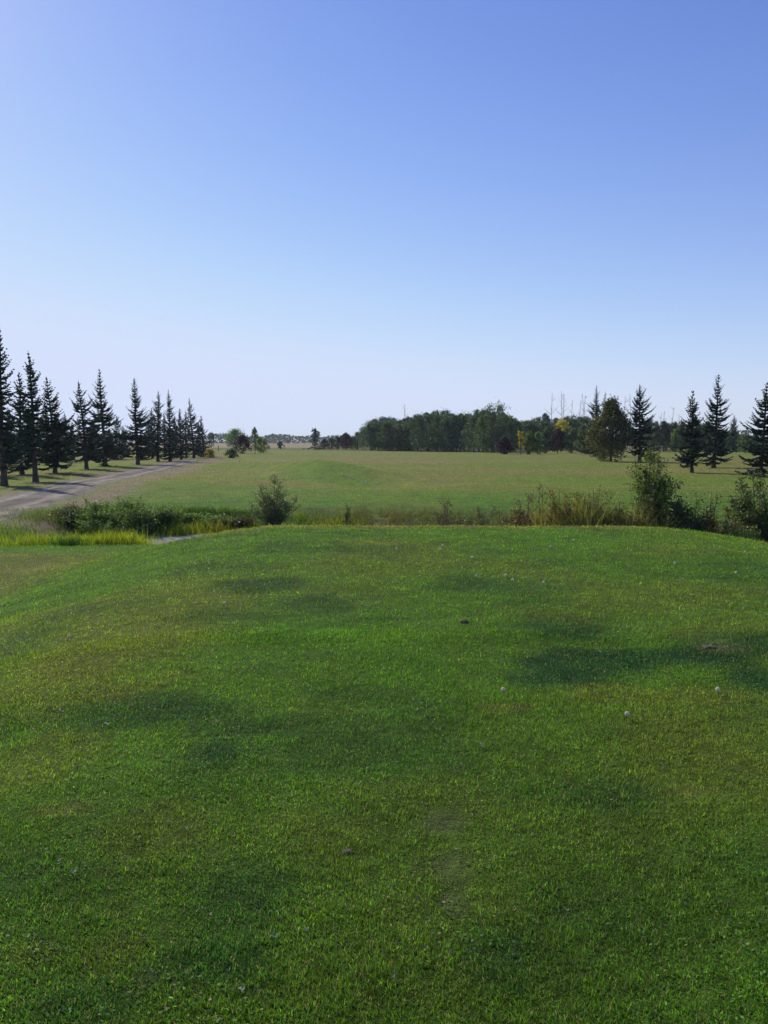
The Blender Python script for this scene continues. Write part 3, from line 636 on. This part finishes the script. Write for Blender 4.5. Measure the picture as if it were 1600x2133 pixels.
single('leafy_tree', 'grey green bushy tree right of the purple tree', 'tree', 1192, 944, 890, 36, 219, MG, bot=.02, ncl=200, nlf=20, leaf=.18)
single('leafy_tree', 'dark green bushy tree touching the left of the big brownish tree', 'tree', 1218, 946, 882, 38, 220, MG+OG[:1], bot=.02, ncl=200, nlf=20, leaf=.18)
single('yellow_bush', 'small golden yellow bush at the end of the spruce row', 'bush', 437, 953, 934, 21, 221, OR+[(.30, .26, .03)], bot=.0, ncl=90, nlf=20, leaf=.1, top=.2)
single('spreading_bush', 'low spreading dark green bush right of the golden bush', 'bush', 484, 954, 934, 26, 222, MG, bot=.0, ncl=80, nlf=20, leaf=.12, rough=.5, top=.6)
single('round_bush', 'dark green bush beside the distant figure', 'bush', 584, 935, 919, 11, 223, DG, bot=.0, ncl=60, nlf=16, leaf=.25, top=.2)
single('leafy_tree', 'dark bush under the lone symmetrical spruce', 'bush', 294, 959, 938, 18, 224, DG, bot=.0, ncl=80, nlf=16, leaf=.14, top=.3)

# ------------------------------------------------------------------ dead trees above the wood
def dead(label, px, ty, seed, nb=10, base=939, thick=.08, group='bare dead trees above the wood'):
    rg = np.random.default_rng(seed); x, y = at(px, base); y += 6; x *= y/(y-6); s = mpp(y); H = (base-ty)*s
    t = thing('dead_tree', label, 'dead tree', (x, y, float(height(x, y))), 0, group)
    z = np.linspace(0, 1, 9); w = rg.normal(0, .25, 2); A = Acc(); ax = np.stack([w[0]*np.sin(z*4), w[1]*np.sin(z*3), z*H], -1)
    A.tube(ax, thick*(1-.75*z)+.02, 6); A.make('trunk', M_DEAD, t)
    for k in range(nb):
        B = Acc()
        q = rg.uniform(.45, .97); az = rg.uniform(0, 6.28); L_ = rg.uniform(1.0, 3.4)*(1.25-q); e = rg.uniform(.2, .9)
        s2 = np.linspace(0, 1, 5); b0 = np.array([np.interp(q, z, ax[:, 0]), np.interp(q, z, ax[:, 1]), q*H])
        B.tube(b0+np.stack([math.cos(az)*L_*s2, math.sin(az)*L_*s2, L_*(math.tan(e)*s2*.6+.4*s2**2)], -1), .04*(1-.7*s2)+.008, 4)
        B.make('branch', M_DEAD, t)
for i, (px, ty, nb, lb) in enumerate([(1148, 820, 12, 'bare dead tree leftmost of those above the wood'), (1168, 816, 14, 'bare dead tree above the bright yellow treetop'),
        (1173, 822, 10, 'bare dead tree close right of the one above the yellow treetop'), (1190, 834, 8, 'short bare dead tree between two groups of bare trunks'),
        (1207, 834, 9, 'bare dead tree left in the group nearest the pointed spruce'), (1213, 820, 12, 'tall bare dead tree in the group nearest the pointed spruce'), (1216, 825, 8, 'bare dead tree right in the group nearest the pointed spruce'),
        (1300, 826, 5, 'bare pole left of the broad dense spruce top'), (1311, 822, 4, 'bare pole touching the broad dense spruce top'), (1400, 850, 6, 'crooked dead tree right of the broad dense spruce'),
        (1413, 864, 10, 'forked dead tree left of the middle right spruce'), (1382, 858, 8, 'thin dead tree behind the broad dense spruce'), (843, 843, 14, 'pale dead twiggy top above the left part of the dense wood'),
        (803, 868, 12, 'low dead twiggy top at the left of the dense wood'), (1375, 862, 6, 'faint dead stem nearest the right side of the broad spruce')]):
    dead(lb, px, ty, 300+i, nb)

# ------------------------------------------------------------------ far woods on the horizon
def far_wood(segs, seed):
    rg = np.random.default_rng(seed); Ps = []
    for (x0, x1, d, top) in segs:
        a, b = (x0-800)/FPX*d, (x1-800)/FPX*d; n = int((b-a)*9)
        x = rg.uniform(a, b, n); yy = d+rg.uniform(0, 60, n)
        hh = (top*d/FPX)*(.55+.75*fbm(x, x*0, 26, seed, 4))
        z = -1.5+rg.random(n)**.7*hh; Ps.append(np.stack([x, yy, z], -1))
    P = np.concatenate(Ps); u, v = rand_axes(rg, len(P))
    V, F = lozenges(P, u, v, rg.uniform(1.2, 2.6, len(P)), rg.uniform(.8, 1.7, len(P)))
    C = np.array([.035, .055, .03])*np.exp(rg.normal(0, .25, (len(P), 1)))
    return tag(mk('far_wood', V, [F], M_TREELEAF, None, np.repeat(C, 4, 0)), 'hazy blue green wood along the far horizon', 'wood', None, 'stuff')
far_wood([(420, 530, 1100, 20), (545, 660, 1150, 18), (480, 600, 1700, 14), (-300, 420, 1300, 19), (640, 800, 1500, 15), (1480, 2000, 900, 28), (1300, 1500, 1200, 16)], 9)

# ------------------------------------------------------------------ creek saplings and shrubs (near)
def shrub(name, label, px, py, ty, wpx, seed, cols, nst=14, nlf=900, leaf=.035, spread=.8, upright=.6, low=.15, cat='shrub', dz=0, group='shrubs along the creek', ynear=None, stemmat=None):
    rg = np.random.default_rng(seed); x0, y0 = at(px, py)
    if ynear: y0 = ynear; x0 = (px-800)/FPX*y0
    z0 = float(height(x0, y0)); s = mpp(y0)
    ztop = CAM_H - (ty-919.5)*s; H = ztop-z0; W = wpx*s
    t = thing(name, label, cat, (x0, y0, z0-.03), 0, group); A = Acc(); P = []; D = []
    for k in range(nst):
        W_ = W*1.25; az = rg.uniform(0, 2*math.pi); q = rg.random()**.5 if k else 0.05
        Hk = H*rg.uniform(.55, 1.0)*(1-.45*q*(1-upright)) if k > 1 else H*.98; rr = W_/2*q*spread*1.1
        s2 = np.linspace(0, 1, 9); out = rr*(s2**(1.1+upright*.3)); r0 = rg.uniform(0, .10, 2)*W*.4
        pts = np.stack([math.cos(az)*(out+r0[0])+rg.normal(0, .02)*np.sin(s2*6), math.sin(az)*(out+r0[1])+.02*np.sin(s2*5), Hk*s2], -1)
        A.tube(pts, (.010+.006*H)*(1-.85*s2)*.8+.0015, 5)
        nb = int(10+H*4)
        for j in range(nb):
            q2 = rg.uniform(low, .97); b0 = np.array([np.interp(q2, s2, pts[:, i]) for i in range(3)])
            L_ = (.13+.29*H*(1-q2*.72))*rg.uniform(.4, 1.1)*(.45+.55*W/max(H, .5)); a2 = az+rg.normal(0, 2.0); e = rg.uniform(.25, 1.1)
            s3 = np.linspace(0, 1, 5)
            tw = b0+np.stack([math.cos(a2)*L_*math.cos(e)*s3, math.sin(a2)*L_*math.cos(e)*s3, L_*math.sin(e)*s3], -1)
            A.tube(tw, .004*(1-.7*s3)+.001, 3)
            m_ = max(3, int(2.1*nlf/(nst*nb))); f = rg.uniform(.15, 1.03, m_)
            lp = np.stack([np.interp(f, s3, tw[:, i]) for i in range(3)], -1)+rg.normal(0, leaf*1.5, (m_, 3)); P.append(lp)
        f = rg.uniform(max(low, .3), 1.0, 8); P.append(np.stack([np.interp(f, s2, pts[:, i]) for i in range(3)], -1)+rg.normal(0, leaf, (8, 3)))
    A.make('stems', stemmat or M_TWIG, t, False)
    P = np.concatenate(P); n = len(P); u, v = rand_axes(rg, n)
    cc = np.array(cols)[rg.integers(0, len(cols), n)]*np.exp(rg.normal(0, .25, (n, 1)))
    V, F = lozenges(P, u, v, leaf*rg.uniform(.55, 1.2, n), leaf*.62*rg.uniform(.6, 1.1, n))
    mk('leaves', V, [F], M_LEAF, t, np.repeat(np.clip(cc, .005, .6), 4, 0))
    return t
PG = [(.12, .18, .035), (.09, .15, .03), (.18, .20, .05), (.08, .12, .035)]
WG = [(.085, .11, .05), (.11, .13, .06), (.07, .09, .045), (.14, .13, .06)]
RB = [(.14, .06, .035), (.10, .07, .03), (.17, .09, .05), (.08, .08, .03)]
YB = [(.26, .20, .04), (.17, .17, .04), (.30, .20, .07), (.12, .14, .04)]
shrub('willow_bush', 'grey green willow bush standing alone left of centre beyond the tee', 567, 1092, 986, 84, 501, [(.17, .20, .09), (.21, .22, .10), (.12, .16, .07)], 30, 5600, .030, 1.0, .3, .06, ynear=32.6)
shrub('low_shrub', 'twiggy low shrub with sparse reddish leaves near the centre of the creek', 935, 1092, 1036, 84, 502, RB+WG[:2], 22, 1700, .028, .95, .3, .2, ynear=25.6)
shrub('low_shrub', 'small twiggy green shrub right of the sparse reddish one', 1000, 1092, 1052, 56, 503, WG+RB[:1], 16, 1300, .028, .95, .3, .2, ynear=25.6)
shrub('small_plant', 'single small upright plant at the creek edge left of centre', 720, 1090, 1050, 18, 504, PG, 5, 260, .03, .8, .8, .1, ynear=33.2)
shrub('red_shrub', 'reddish brown shrub left of the yellowing saplings', 1098, 1090, 1026, 46, 505, RB, 14, 1400, .032, .8, .8, .1, ynear=25.4)
shrub('low_shrub', 'brownish low shrub between the twiggy shrub and the reddish brown one', 1055, 1090, 1058, 46, 506, RB+YB[:1], 14, 900, .028, .9, .4, .1, ynear=25.4)
shrub('sapling', 'thin sparse sapling with pale leaf tips above the reddish brown shrub', 1127, 1090, 1006, 24, 507, YB+PG[:1], 4, 170, .04, .9, .9, .4, ynear=25.4)
shrub('sapling', 'yellowing sapling at the left of the dry tall grass', 1165, 1090, 1012, 50, 508, YB, 12, 1300, .036, .8, .8, .1, ynear=25.2)
shrub('sapling', 'yellowing sapling in the middle of the dry tall grass', 1205, 1090, 1018, 46, 509, YB, 12, 1100, .036, .8, .8, .1, ynear=25.0)
shrub('sapling', 'pale tipped sapling right in the dry tall grass', 1238, 1092, 1014, 38, 510, YB+PG[:2], 9, 700, .038, .8, .85, .2, ynear=24.8)
shrub('sapling', 'dark tipped sapling just left of the tall poplar sapling', 1264, 1092, 1018, 26, 511, PG, 5, 260, .038, .7, .9, .3, ynear=25.0)
shrub('poplar_sapling', 'tall green poplar sapling with glinting leaves right of the dry grass', 1354, 1100, 932, 100, 512, PG, 18, 4600, .042, .72, .62, .1, ynear=24.6)
shrub('low_shrub', 'dense green shrub at the foot of the tall poplar sapling', 1340, 1104, 1016, 84, 513, PG+WG, 16, 2200, .036, .95, .3, .05, ynear=24.3)
shrub('dark_bush', 'dark round bush right of the tall poplar sapling', 1412, 1112, 1026, 100, 514, WG+PG[1:2], 34, 7000, .040, .95, .2, .03, ynear=24.2)
shrub('sapling', 'thin sapling with a few pale leaves above the dark creek hollow', 1450, 1116, 1020, 20, 515, PG, 4, 200, .038, .7, .9, .3, ynear=24.4)
shrub('sapling', 'thin sapling with reddish lower leaves right of the dark creek hollow', 1482, 1116, 1020, 26, 516, PG+RB[:1], 6, 320, .038, .7, .9, .2, ynear=24.3)
shrub('red_shrub', 'dark reddish shrub with orange leaf tips near the right edge', 1512, 1120, 1052, 66, 517, RB+[(.26, .10, .03)], 22, 2000, .034, .95, .3, .05, ynear=24.2)
shrub('poplar_sapling', 'large leafy green shrub cut by the right edge of the photo', 1583, 1124, 978, 92, 518, PG+WG, 26, 5600, .038, .9, .55, .05, ynear=23.6)
shrub('low_shrub', 'low green weedy shrub at the creek end near the right edge', 1545, 1124, 1082, 90, 519, PG, 22, 1900, .032, .95, .2, .03, ynear=22.8)
shrub('low_shrub', 'grey tipped low shrub under the dark round bush', 1430, 1120, 1082, 70, 520, WG+[(.2, .2, .16)], 14, 900, .032, .95, .3, .05, ynear=23.7)
for k_, (px_, ty_, w_, cc_, lb_) in enumerate([(1150, 1042, 60, YB, 'yellow leaved brush low at the left of the dry grass'), (1188, 1036, 56, YB+RB, 'brownish yellow brush between the first two yellowing saplings'),
        (1225, 1044, 56, PG+YB, 'greenish brush low in the middle of the dry grass'), (1290, 1038, 60, PG+YB, 'green and yellow brush near the right end of the dry grass'), (1075, 1062, 44, YB+RB[:2], 'low mixed brush left of the reddish brown shrub'),
        (1378, 1066, 40, PG+YB, 'yellow green brush at the foot of the poplar sapling, right side')]):
    shrub('brush_shrub', lb_, px_, 1092, ty_, w_, 900+k_, cc_, 18, 1900, .032, 1.0, .35, .05, ynear=24.9-.15*k_)
# dark willow clump above the reeds
for i, (px, ty, w, yn, lb) in enumerate([(150, 1058, 86, 31.2, 'low weedy shrub at the left end of the dark thicket above the reeds'), (195, 1044, 100, 31.0, 'dark shrub in the thicket above the reeds, second from its left end'),
        (240, 1036, 116, 31.2, 'dark leafy shrub forming the left crest of the thicket above the reeds'), (292, 1036, 116, 31.4, 'dark leafy shrub forming the right crest of the thicket above the reeds'),
        (336, 1050, 90, 31.8, 'dark shrub at the right end of the thicket above the reeds'), (215, 1066, 110, 30.2, 'shrub low at the front left of the thicket above the reeds'), (270, 1066, 110, 30.4, 'shrub low at the front of the thicket above the pale water'),
        (395, 1082, 80, 32.6, 'low weedy bush left of centre of the far bank, right of the thicket'), (445, 1084, 76, 32.6, 'low weedy bush midway between thicket and willow bush'), (492, 1080, 64, 32.6, 'low greyish bush just left of the willow bush')]):
    shrub('thicket_shrub', lb, px, 1100, ty, w, 540+i, [(.15, .24, .06), (.10, .17, .045), (.19, .26, .07)] if i not in (0, 9) else WG, 28, 4200 if i < 7 else 2600, .036, .95, .25, .02, ynear=yn, group='low shrubs above the reeds')

# ------------------------------------------------------------------ small things on the fairway
def simple_mat(name, c, rough=.6):
    m, t, out = new_mat(name); p = t.nodes.new('ShaderNodeBsdfPrincipled'); nz = t.nodes.new('ShaderNodeTexNoise'); nz.inputs['Scale'].default_value = 15
    mr = t.nodes.new('ShaderNodeMapRange'); mr.inputs[3].default_value = .85; mr.inputs[4].default_value = 1.15
    hs = t.nodes.new('ShaderNodeHueSaturation'); hs.inputs['Color'].default_value = (*c, 1)
    t.links.new(nz.outputs['Fac'], mr.inputs[0]); t.links.new(mr.outputs[0], hs.inputs['Value']); t.links.new(hs.outputs[0], p.inputs['Base Color'])
    p.inputs['Roughness'].default_value = rough; t.links.new(p.outputs[0], out.inputs['Surface']); return m
def post(name, label, cat, px, py, ty, w, c):
    x, y = at(px, py); H = (py-ty)*mpp(y); A = Acc(); z = np.array([-.1, 0, H*.5, H*.93, H*.97, H])
    A.tube(np.stack([0*z, 0*z, z], -1), np.array([w, w, w, w, w*.8, w*.15]), 8)
    o = A.make(name, simple_mat(name, c)); o.location = (x, y, float(height(x, y))); tag(o, label, cat)
post('marker_stake', 'thin blue stake in front of the dense wood', 'stake', 990, 943, 934, .09, (.05, .12, .5))
post('marker_post', 'thin grey post left of the low purple bush', 'post', 1033, 943, 931, .08, (.3, .3, .28))
post('wooden_post', 'short dark post between the golden bush and the spreading bush', 'post', 455, 940, 928, .09, (.07, .06, .05))
post('wooden_post', 'dark post right of the left purple tree', 'post', 523, 942, 932, .07, (.06, .05, .04))
# brush pile with a slanting log
x, y = at(659, 936.5); bp_ = thing('brush_pile', 'pile of brush with a slanting pale log under the grey green tree', 'brush pile', (x, y, float(height(x, y))))
A = Acc(); s2 = np.linspace(0, 1, 6); A.tube(np.stack([-3+4.6*s2, 0*s2, .2+1.3*s2], -1), .22*(1-.3*s2), 7); A.make('log', M_DEAD, bp_)
rg = np.random.default_rng(8); A = Acc()
for k in range(60):
    a = rg.uniform(0, 6.28); l = rg.uniform(.8, 2.0); c = np.array([rg.normal(.6, 1.0), rg.normal(0, .6), rg.uniform(.1, .75)])
    d = np.array([math.cos(a), math.sin(a), rg.normal(0, .25)])*l/2; A.tube(np.array([c-d, c, c+d]), np.array([.05, .06, .02]), 4)
A.make('branches', M_TWIG, bp_)
def lump(name, label, cat, px, py, r, mat, seed=1, zs=.6):
    import bmesh
    x, y = at(px, py); bm = bmesh.new(); bmesh.ops.create_icosphere(bm, subdivisions=3, radius=r)
    rgl = np.random.default_rng(seed)
    for v in bm.verts:
        f = 1+.35*(float(fbm(np.array(v.co.x/r*1.5+seed), np.array(v.co.y/r*1.5+v.co.z/r), 1, seed, 3))-.5)*2; v.co = v.co*f; v.co.z *= zs
    me = bpy.data.meshes.new(name); bm.to_mesh(me); bm.free(); me.materials.append(mat); o = bpy.data.objects.new(name, me); COL.objects.link(o)
    o.location = (x, y, float(height(x, y))+r*zs*.35); tag(o, label, cat); return o
M_SOIL = bark_mat('soil', (.03, .022, .015), (.09, .065, .045), 30)
lump('stump', 'small dark stump left of the brush pile', 'stump', 633, 935.5, .38, M_SOIL, 2)
lump('rock', 'small dark rock on the grass right of the spreading bush', 'rock', 499, 961, .09, M_SOIL, 3)
lump('divot', 'dark soil divot in the near centre of the tee grass', 'divot', 723, 1776, .021, M_SOIL, 4, .4)
lump('divot', 'small brown soil lump in the middle of the tee grass', 'divot', 965, 1297, .045, M_SOIL, 5, .5)
lump('divot', 'brown soil scrape in the dark patch at the right of the tee', 'divot', 1475, 1350, .05, M_SOIL, 6, .3)

# distant figure beside the bush
def person(px, py):
    x, y = at(px, py); t = thing('person', 'tiny distant person in pale blue trousers and orange top beside a dark bush', 'person', (x, y, float(height(x, y))))
    J = {'pel': (0, 0, .95, .15), 'wst': (0, 0, 1.12, .13), 'ch': (0, .02, 1.36, .17), 'nk': (0, 0, 1.5, .06), 'hd0': (0, -.02, 1.6, .09), 'hd': (0, -.01, 1.7, .10), 'top': (0, 0, 1.77, .06),
         'hl': (.1, 0, .88, .10), 'kl': (.13, -.06, .5, .065), 'al': (.15, 0, .08, .045), 'tl': (.16, -.16, .04, .04), 'hr': (-.1, 0, .88, .10), 'kr': (-.12, .02, .5, .065), 'ar': (-.13, .06, .08, .045), 'tr': (-.14, -.1, .04, .04),
         'sl': (.2, 0, 1.43, .06), 'el': (.27, -.05, 1.15, .045), 'wl': (.2, -.25, .98, .03), 'gl': (.17, -.32, .95, .035), 'sr': (-.2, 0, 1.43, .06), 'er': (-.27, -.05, 1.15, .045), 'wr': (-.18, -.25, .98, .03), 'gr': (-.15, -.32, .95, .035)}
    def skin(name, keys, edges, mat, grow_=0):
        me = bpy.data.meshes.new(name); me.from_pydata([J[k][:3] for k in keys], [(keys.index(a), keys.index(b)) for a, b in edges], []); me.materials.append(mat)
        o = bpy.data.objects.new(name, me); COL.objects.link(o); o.parent = t; sk = o.modifiers.new('skin', 'SKIN')
        for i, k in enumerate(keys): me.skin_vertices[0].data[i].radius = (J[k][3]+grow_,)*2
        me.skin_vertices[0].data[0].use_root = True; sb = o.modifiers.new('sub', 'SUBSURF'); sb.levels = 1; sb.render_levels = 1
    allk = list(J); E = [('pel', 'wst'), ('wst', 'ch'), ('ch', 'nk'), ('nk', 'hd0'), ('hd0', 'hd'), ('hd', 'top'), ('pel', 'hl'), ('hl', 'kl'), ('kl', 'al'), ('al', 'tl'), ('pel', 'hr'), ('hr', 'kr'), ('kr', 'ar'), ('ar', 'tr'),
         ('ch', 'sl'), ('sl', 'el'), ('el', 'wl'), ('wl', 'gl'), ('ch', 'sr'), ('sr', 'er'), ('er', 'wr'), ('wr', 'gr')]
    skin('body', allk, E, simple_mat('skin', (.45, .27, .19)))
    skin('trousers', ['pel', 'hl', 'kl', 'al', 'hr', 'kr', 'ar'], [('pel', 'hl'), ('hl', 'kl'), ('kl', 'al'), ('pel', 'hr'), ('hr', 'kr'), ('kr', 'ar')], simple_mat('trousers', (.30, .42, .62)), .018)
    skin('shirt', ['ch', 'wst', 'sl', 'el', 'sr', 'er'], [('wst', 'ch'), ('ch', 'sl'), ('sl', 'el'), ('ch', 'sr'), ('sr', 'er')], simple_mat('shirt', (.55, .20, .10)), .02)
person(592, 936)

# ------------------------------------------------------------------ dandelion seed heads
def dandelion(x, y, r, hh, label, seed):
    rg = np.random.default_rng(seed); z = float(height(x, y)); t = thing('dandelion', label, 'dandelion', (x, y, z), rg.uniform(0, 6.28), 'dandelion seed heads in the grass')
    lx = rg.normal(0, .01, 2); s2 = np.linspace(0, 1, 6); A = Acc()
    A.tube(np.stack([lx[0]*s2**2, lx[1]*s2**2, hh*s2], -1), np.full(6, .0022), 6, np.array([.14, .16, .07])); A.make('stem', M_LEAF, t)
    n = 170; d = unit(rg.normal(size=(n, 3))); c = np.array([lx[0], lx[1], hh+r*.3]); rr = r*rg.uniform(.45, 1, n)
    v = unit(np.cross(d, rg.normal(size=(n, 3)))); w = np.cross(d, v)
    V1, F1 = lozenges(c+d*rr[:, None], v, w, np.full(n, r*.34), np.full(n, r*.34))
    V2, F2 = lozenges(c+d*rr[:, None]*.5, d, v, rr*.5, np.full(n, r*.03))
    mk('seed_head', np.concatenate([V1, V2]), [np.concatenate([F1, F2+len(V1)])], M_PUFF, t, np.tile([.85, .80, .66], (len(V1)*2, 1)))
DL = [(1050, 1449, 'largest white seed head, in the middle right of the near grass'), (1497, 1449, 'white seed head alone near the right edge below the dark turf patch'),
      (1057, 1205, 'white seed head, upper of the close pair right of centre'), (1068, 1215, 'white seed head, lower of the close pair right of centre'), (991, 1206, 'faint seed head left of the close pair'),
      (1131, 1220, 'small seed head right of the close pair'), (984, 1166, 'small seed head above the close pair'), (918, 1142, 'upper seed head of two near the far rim at centre'), (919, 1150, 'lower seed head of two near the far rim at centre'),
      (1528, 1200, 'seed head near the right edge level with the close pair'), (142, 1335, 'seed head on the left slope of the tee'), (74, 1217, 'seed head in the dry hollow at the left edge'), (1406, 1179, 'seed head on the right shoulder of the tee'),
      (1146, 1144, 'seed head near the far rim right of centre'), (1178, 1122, 'tiny seed head close to the far rim right of centre'), (540, 1113, 'tiny seed head at the far left rim of the tee'), (466, 1265, 'small seed head left of the bright green patch'),
      (1195, 1130, 'tiny seed head right of the tiny one near the far rim'), (826, 1148, 'tiny seed head near the far rim left of centre'), (1303, 1500, 'half hidden seed head below the right dark turf patch'), (1552, 1155, 'seed head low on the right slope of the tee')]
for i, (px, py, lb) in enumerate(DL):
    x, y = at(px, py); dandelion(x, y, .017 if y > 8 else .014, .036, lb, 700+i)
rg = np.random.default_rng(71)
for i in range(26):
    f = rg.random(); px = 706+f*85+rg.normal(0, 5); py = 990+f*26+rg.normal(0, 3)
    if i > 17: px = rg.uniform(670, 765); py = rg.uniform(970, 986)
    x, y = at(px, py); dandelion(x, y, .05, .08, 'tiny white seed head on the green fairway mound', 760+i)

# ------------------------------------------------------------------ pale fallen leaves and straws on the tee
def dry_leaf(px, py, L_, c, label, seed):
    rg = np.random.default_rng(seed); x, y = at(px, py); z = float(height(x, y)); n = 9; s2 = np.linspace(-1, 1, n)
    L_ = L_*.72; c = tuple(v*.8 for v in c); w = L_*.26*(1-np.abs(s2)**1.7)+.0006; cz = L_*.22*s2**2+.003*np.sin(s2*5); Vv = []
    for k in range(n):
        for j in (-1, -.4, .4, 1): Vv.append((s2[k]*L_/2, j*w[k], cz[k]+abs(j)**2*w[k]*.5))
    F = [(k*4+j, k*4+j+1, k*4+j+5, k*4+j+4) for k in range(n-1) for j in range(3)]
    L_ *= 1
    o = mk('dry_leaf', np.array(Vv), [np.array(F)], M_PUFF, None, np.tile(c, (len(Vv), 1)), True); o.location = (x, y, z+.016); o.rotation_euler = (rg.normal(0, .3), rg.normal(0, .3), rg.uniform(0, 6.28))
    tag(o, label, 'leaf', 'dry leaves and straws lying in the tee grass')
for i, (px, py, L_, c, lb) in enumerate([(503, 2072, .032, (.7, .7, .68), 'shiny white curled leaf near the bottom left of centre'), (440, 1913, .022, (.6, .5, .35), 'pale curled leaf in the dark grass lower left'),
        (350, 1716, .026, (.45, .36, .22), 'tan dry leaf on the left of the near grass'), (388, 1733, .024, (.55, .52, .42), 'pale leaf just right of the tan one on the left'), (155, 1825, .04, (.45, .50, .40), 'grey green leaf in the loose cluster at lower left'),
        (125, 1800, .03, (.4, .42, .34), 'smaller grey leaf left in the loose cluster at lower left'), (223, 1514, .05, (.55, .5, .36), 'pale straw near the left of the tee'), (449, 1507, .045, (.6, .5, .42), 'upright pale straw right of the left one'),
        (1005, 1560, .05, (.5, .42, .3), 'tan straw below the largest seed head'), (1250, 1362, .04, (.5, .5, .62), 'pale bluish leaf in the dark turf patch'), (570, 1960, .05, (.28, .38, .2), 'long light green clipping lower left of centre'),
        (640, 1946, .03, (.4, .5, .38), 'pale green clipping in the lower centre'), (820, 2045, .02, (.5, .5, .4), 'tiny pale leaf near the bottom centre'), (300, 1962, .03, (.25, .18, .12), 'brown dry leaf lower left'), (1180, 1905, .025, (.45, .4, .3), 'tan leaf lower right of centre')]):
    dry_leaf(px, py, L_, c, lb, 800+i)

# ------------------------------------------------------------------ haze
m, t, out = new_mat('haze_air'); pv = t.nodes.new('ShaderNodeVolumePrincipled')
pv.inputs['Color'].default_value = (.80, .88, 1, 1); pv.inputs['Density'].default_value = .00012; pv.inputs['Anisotropy'].default_value = .3
t.links.new(pv.outputs[0], out.inputs['Volume'])
hx, hy0, hy1, hz0, hz1 = 6200, -600, 8200, -4.5, 24
V = np.array([(x, y, z) for z in (hz0, hz1) for (x, y) in ((-hx, hy0), (hx, hy0), (hx, hy1), (-hx, hy1))], float)
F = np.array([(3, 2, 1, 0), (4, 5, 6, 7), (0, 1, 5, 4), (1, 2, 6, 5), (2, 3, 7, 6), (3, 0, 4, 7)])
tag(mk('haze', V, [F], m), 'thin pale air haze over the course', None, None, 'stuff')
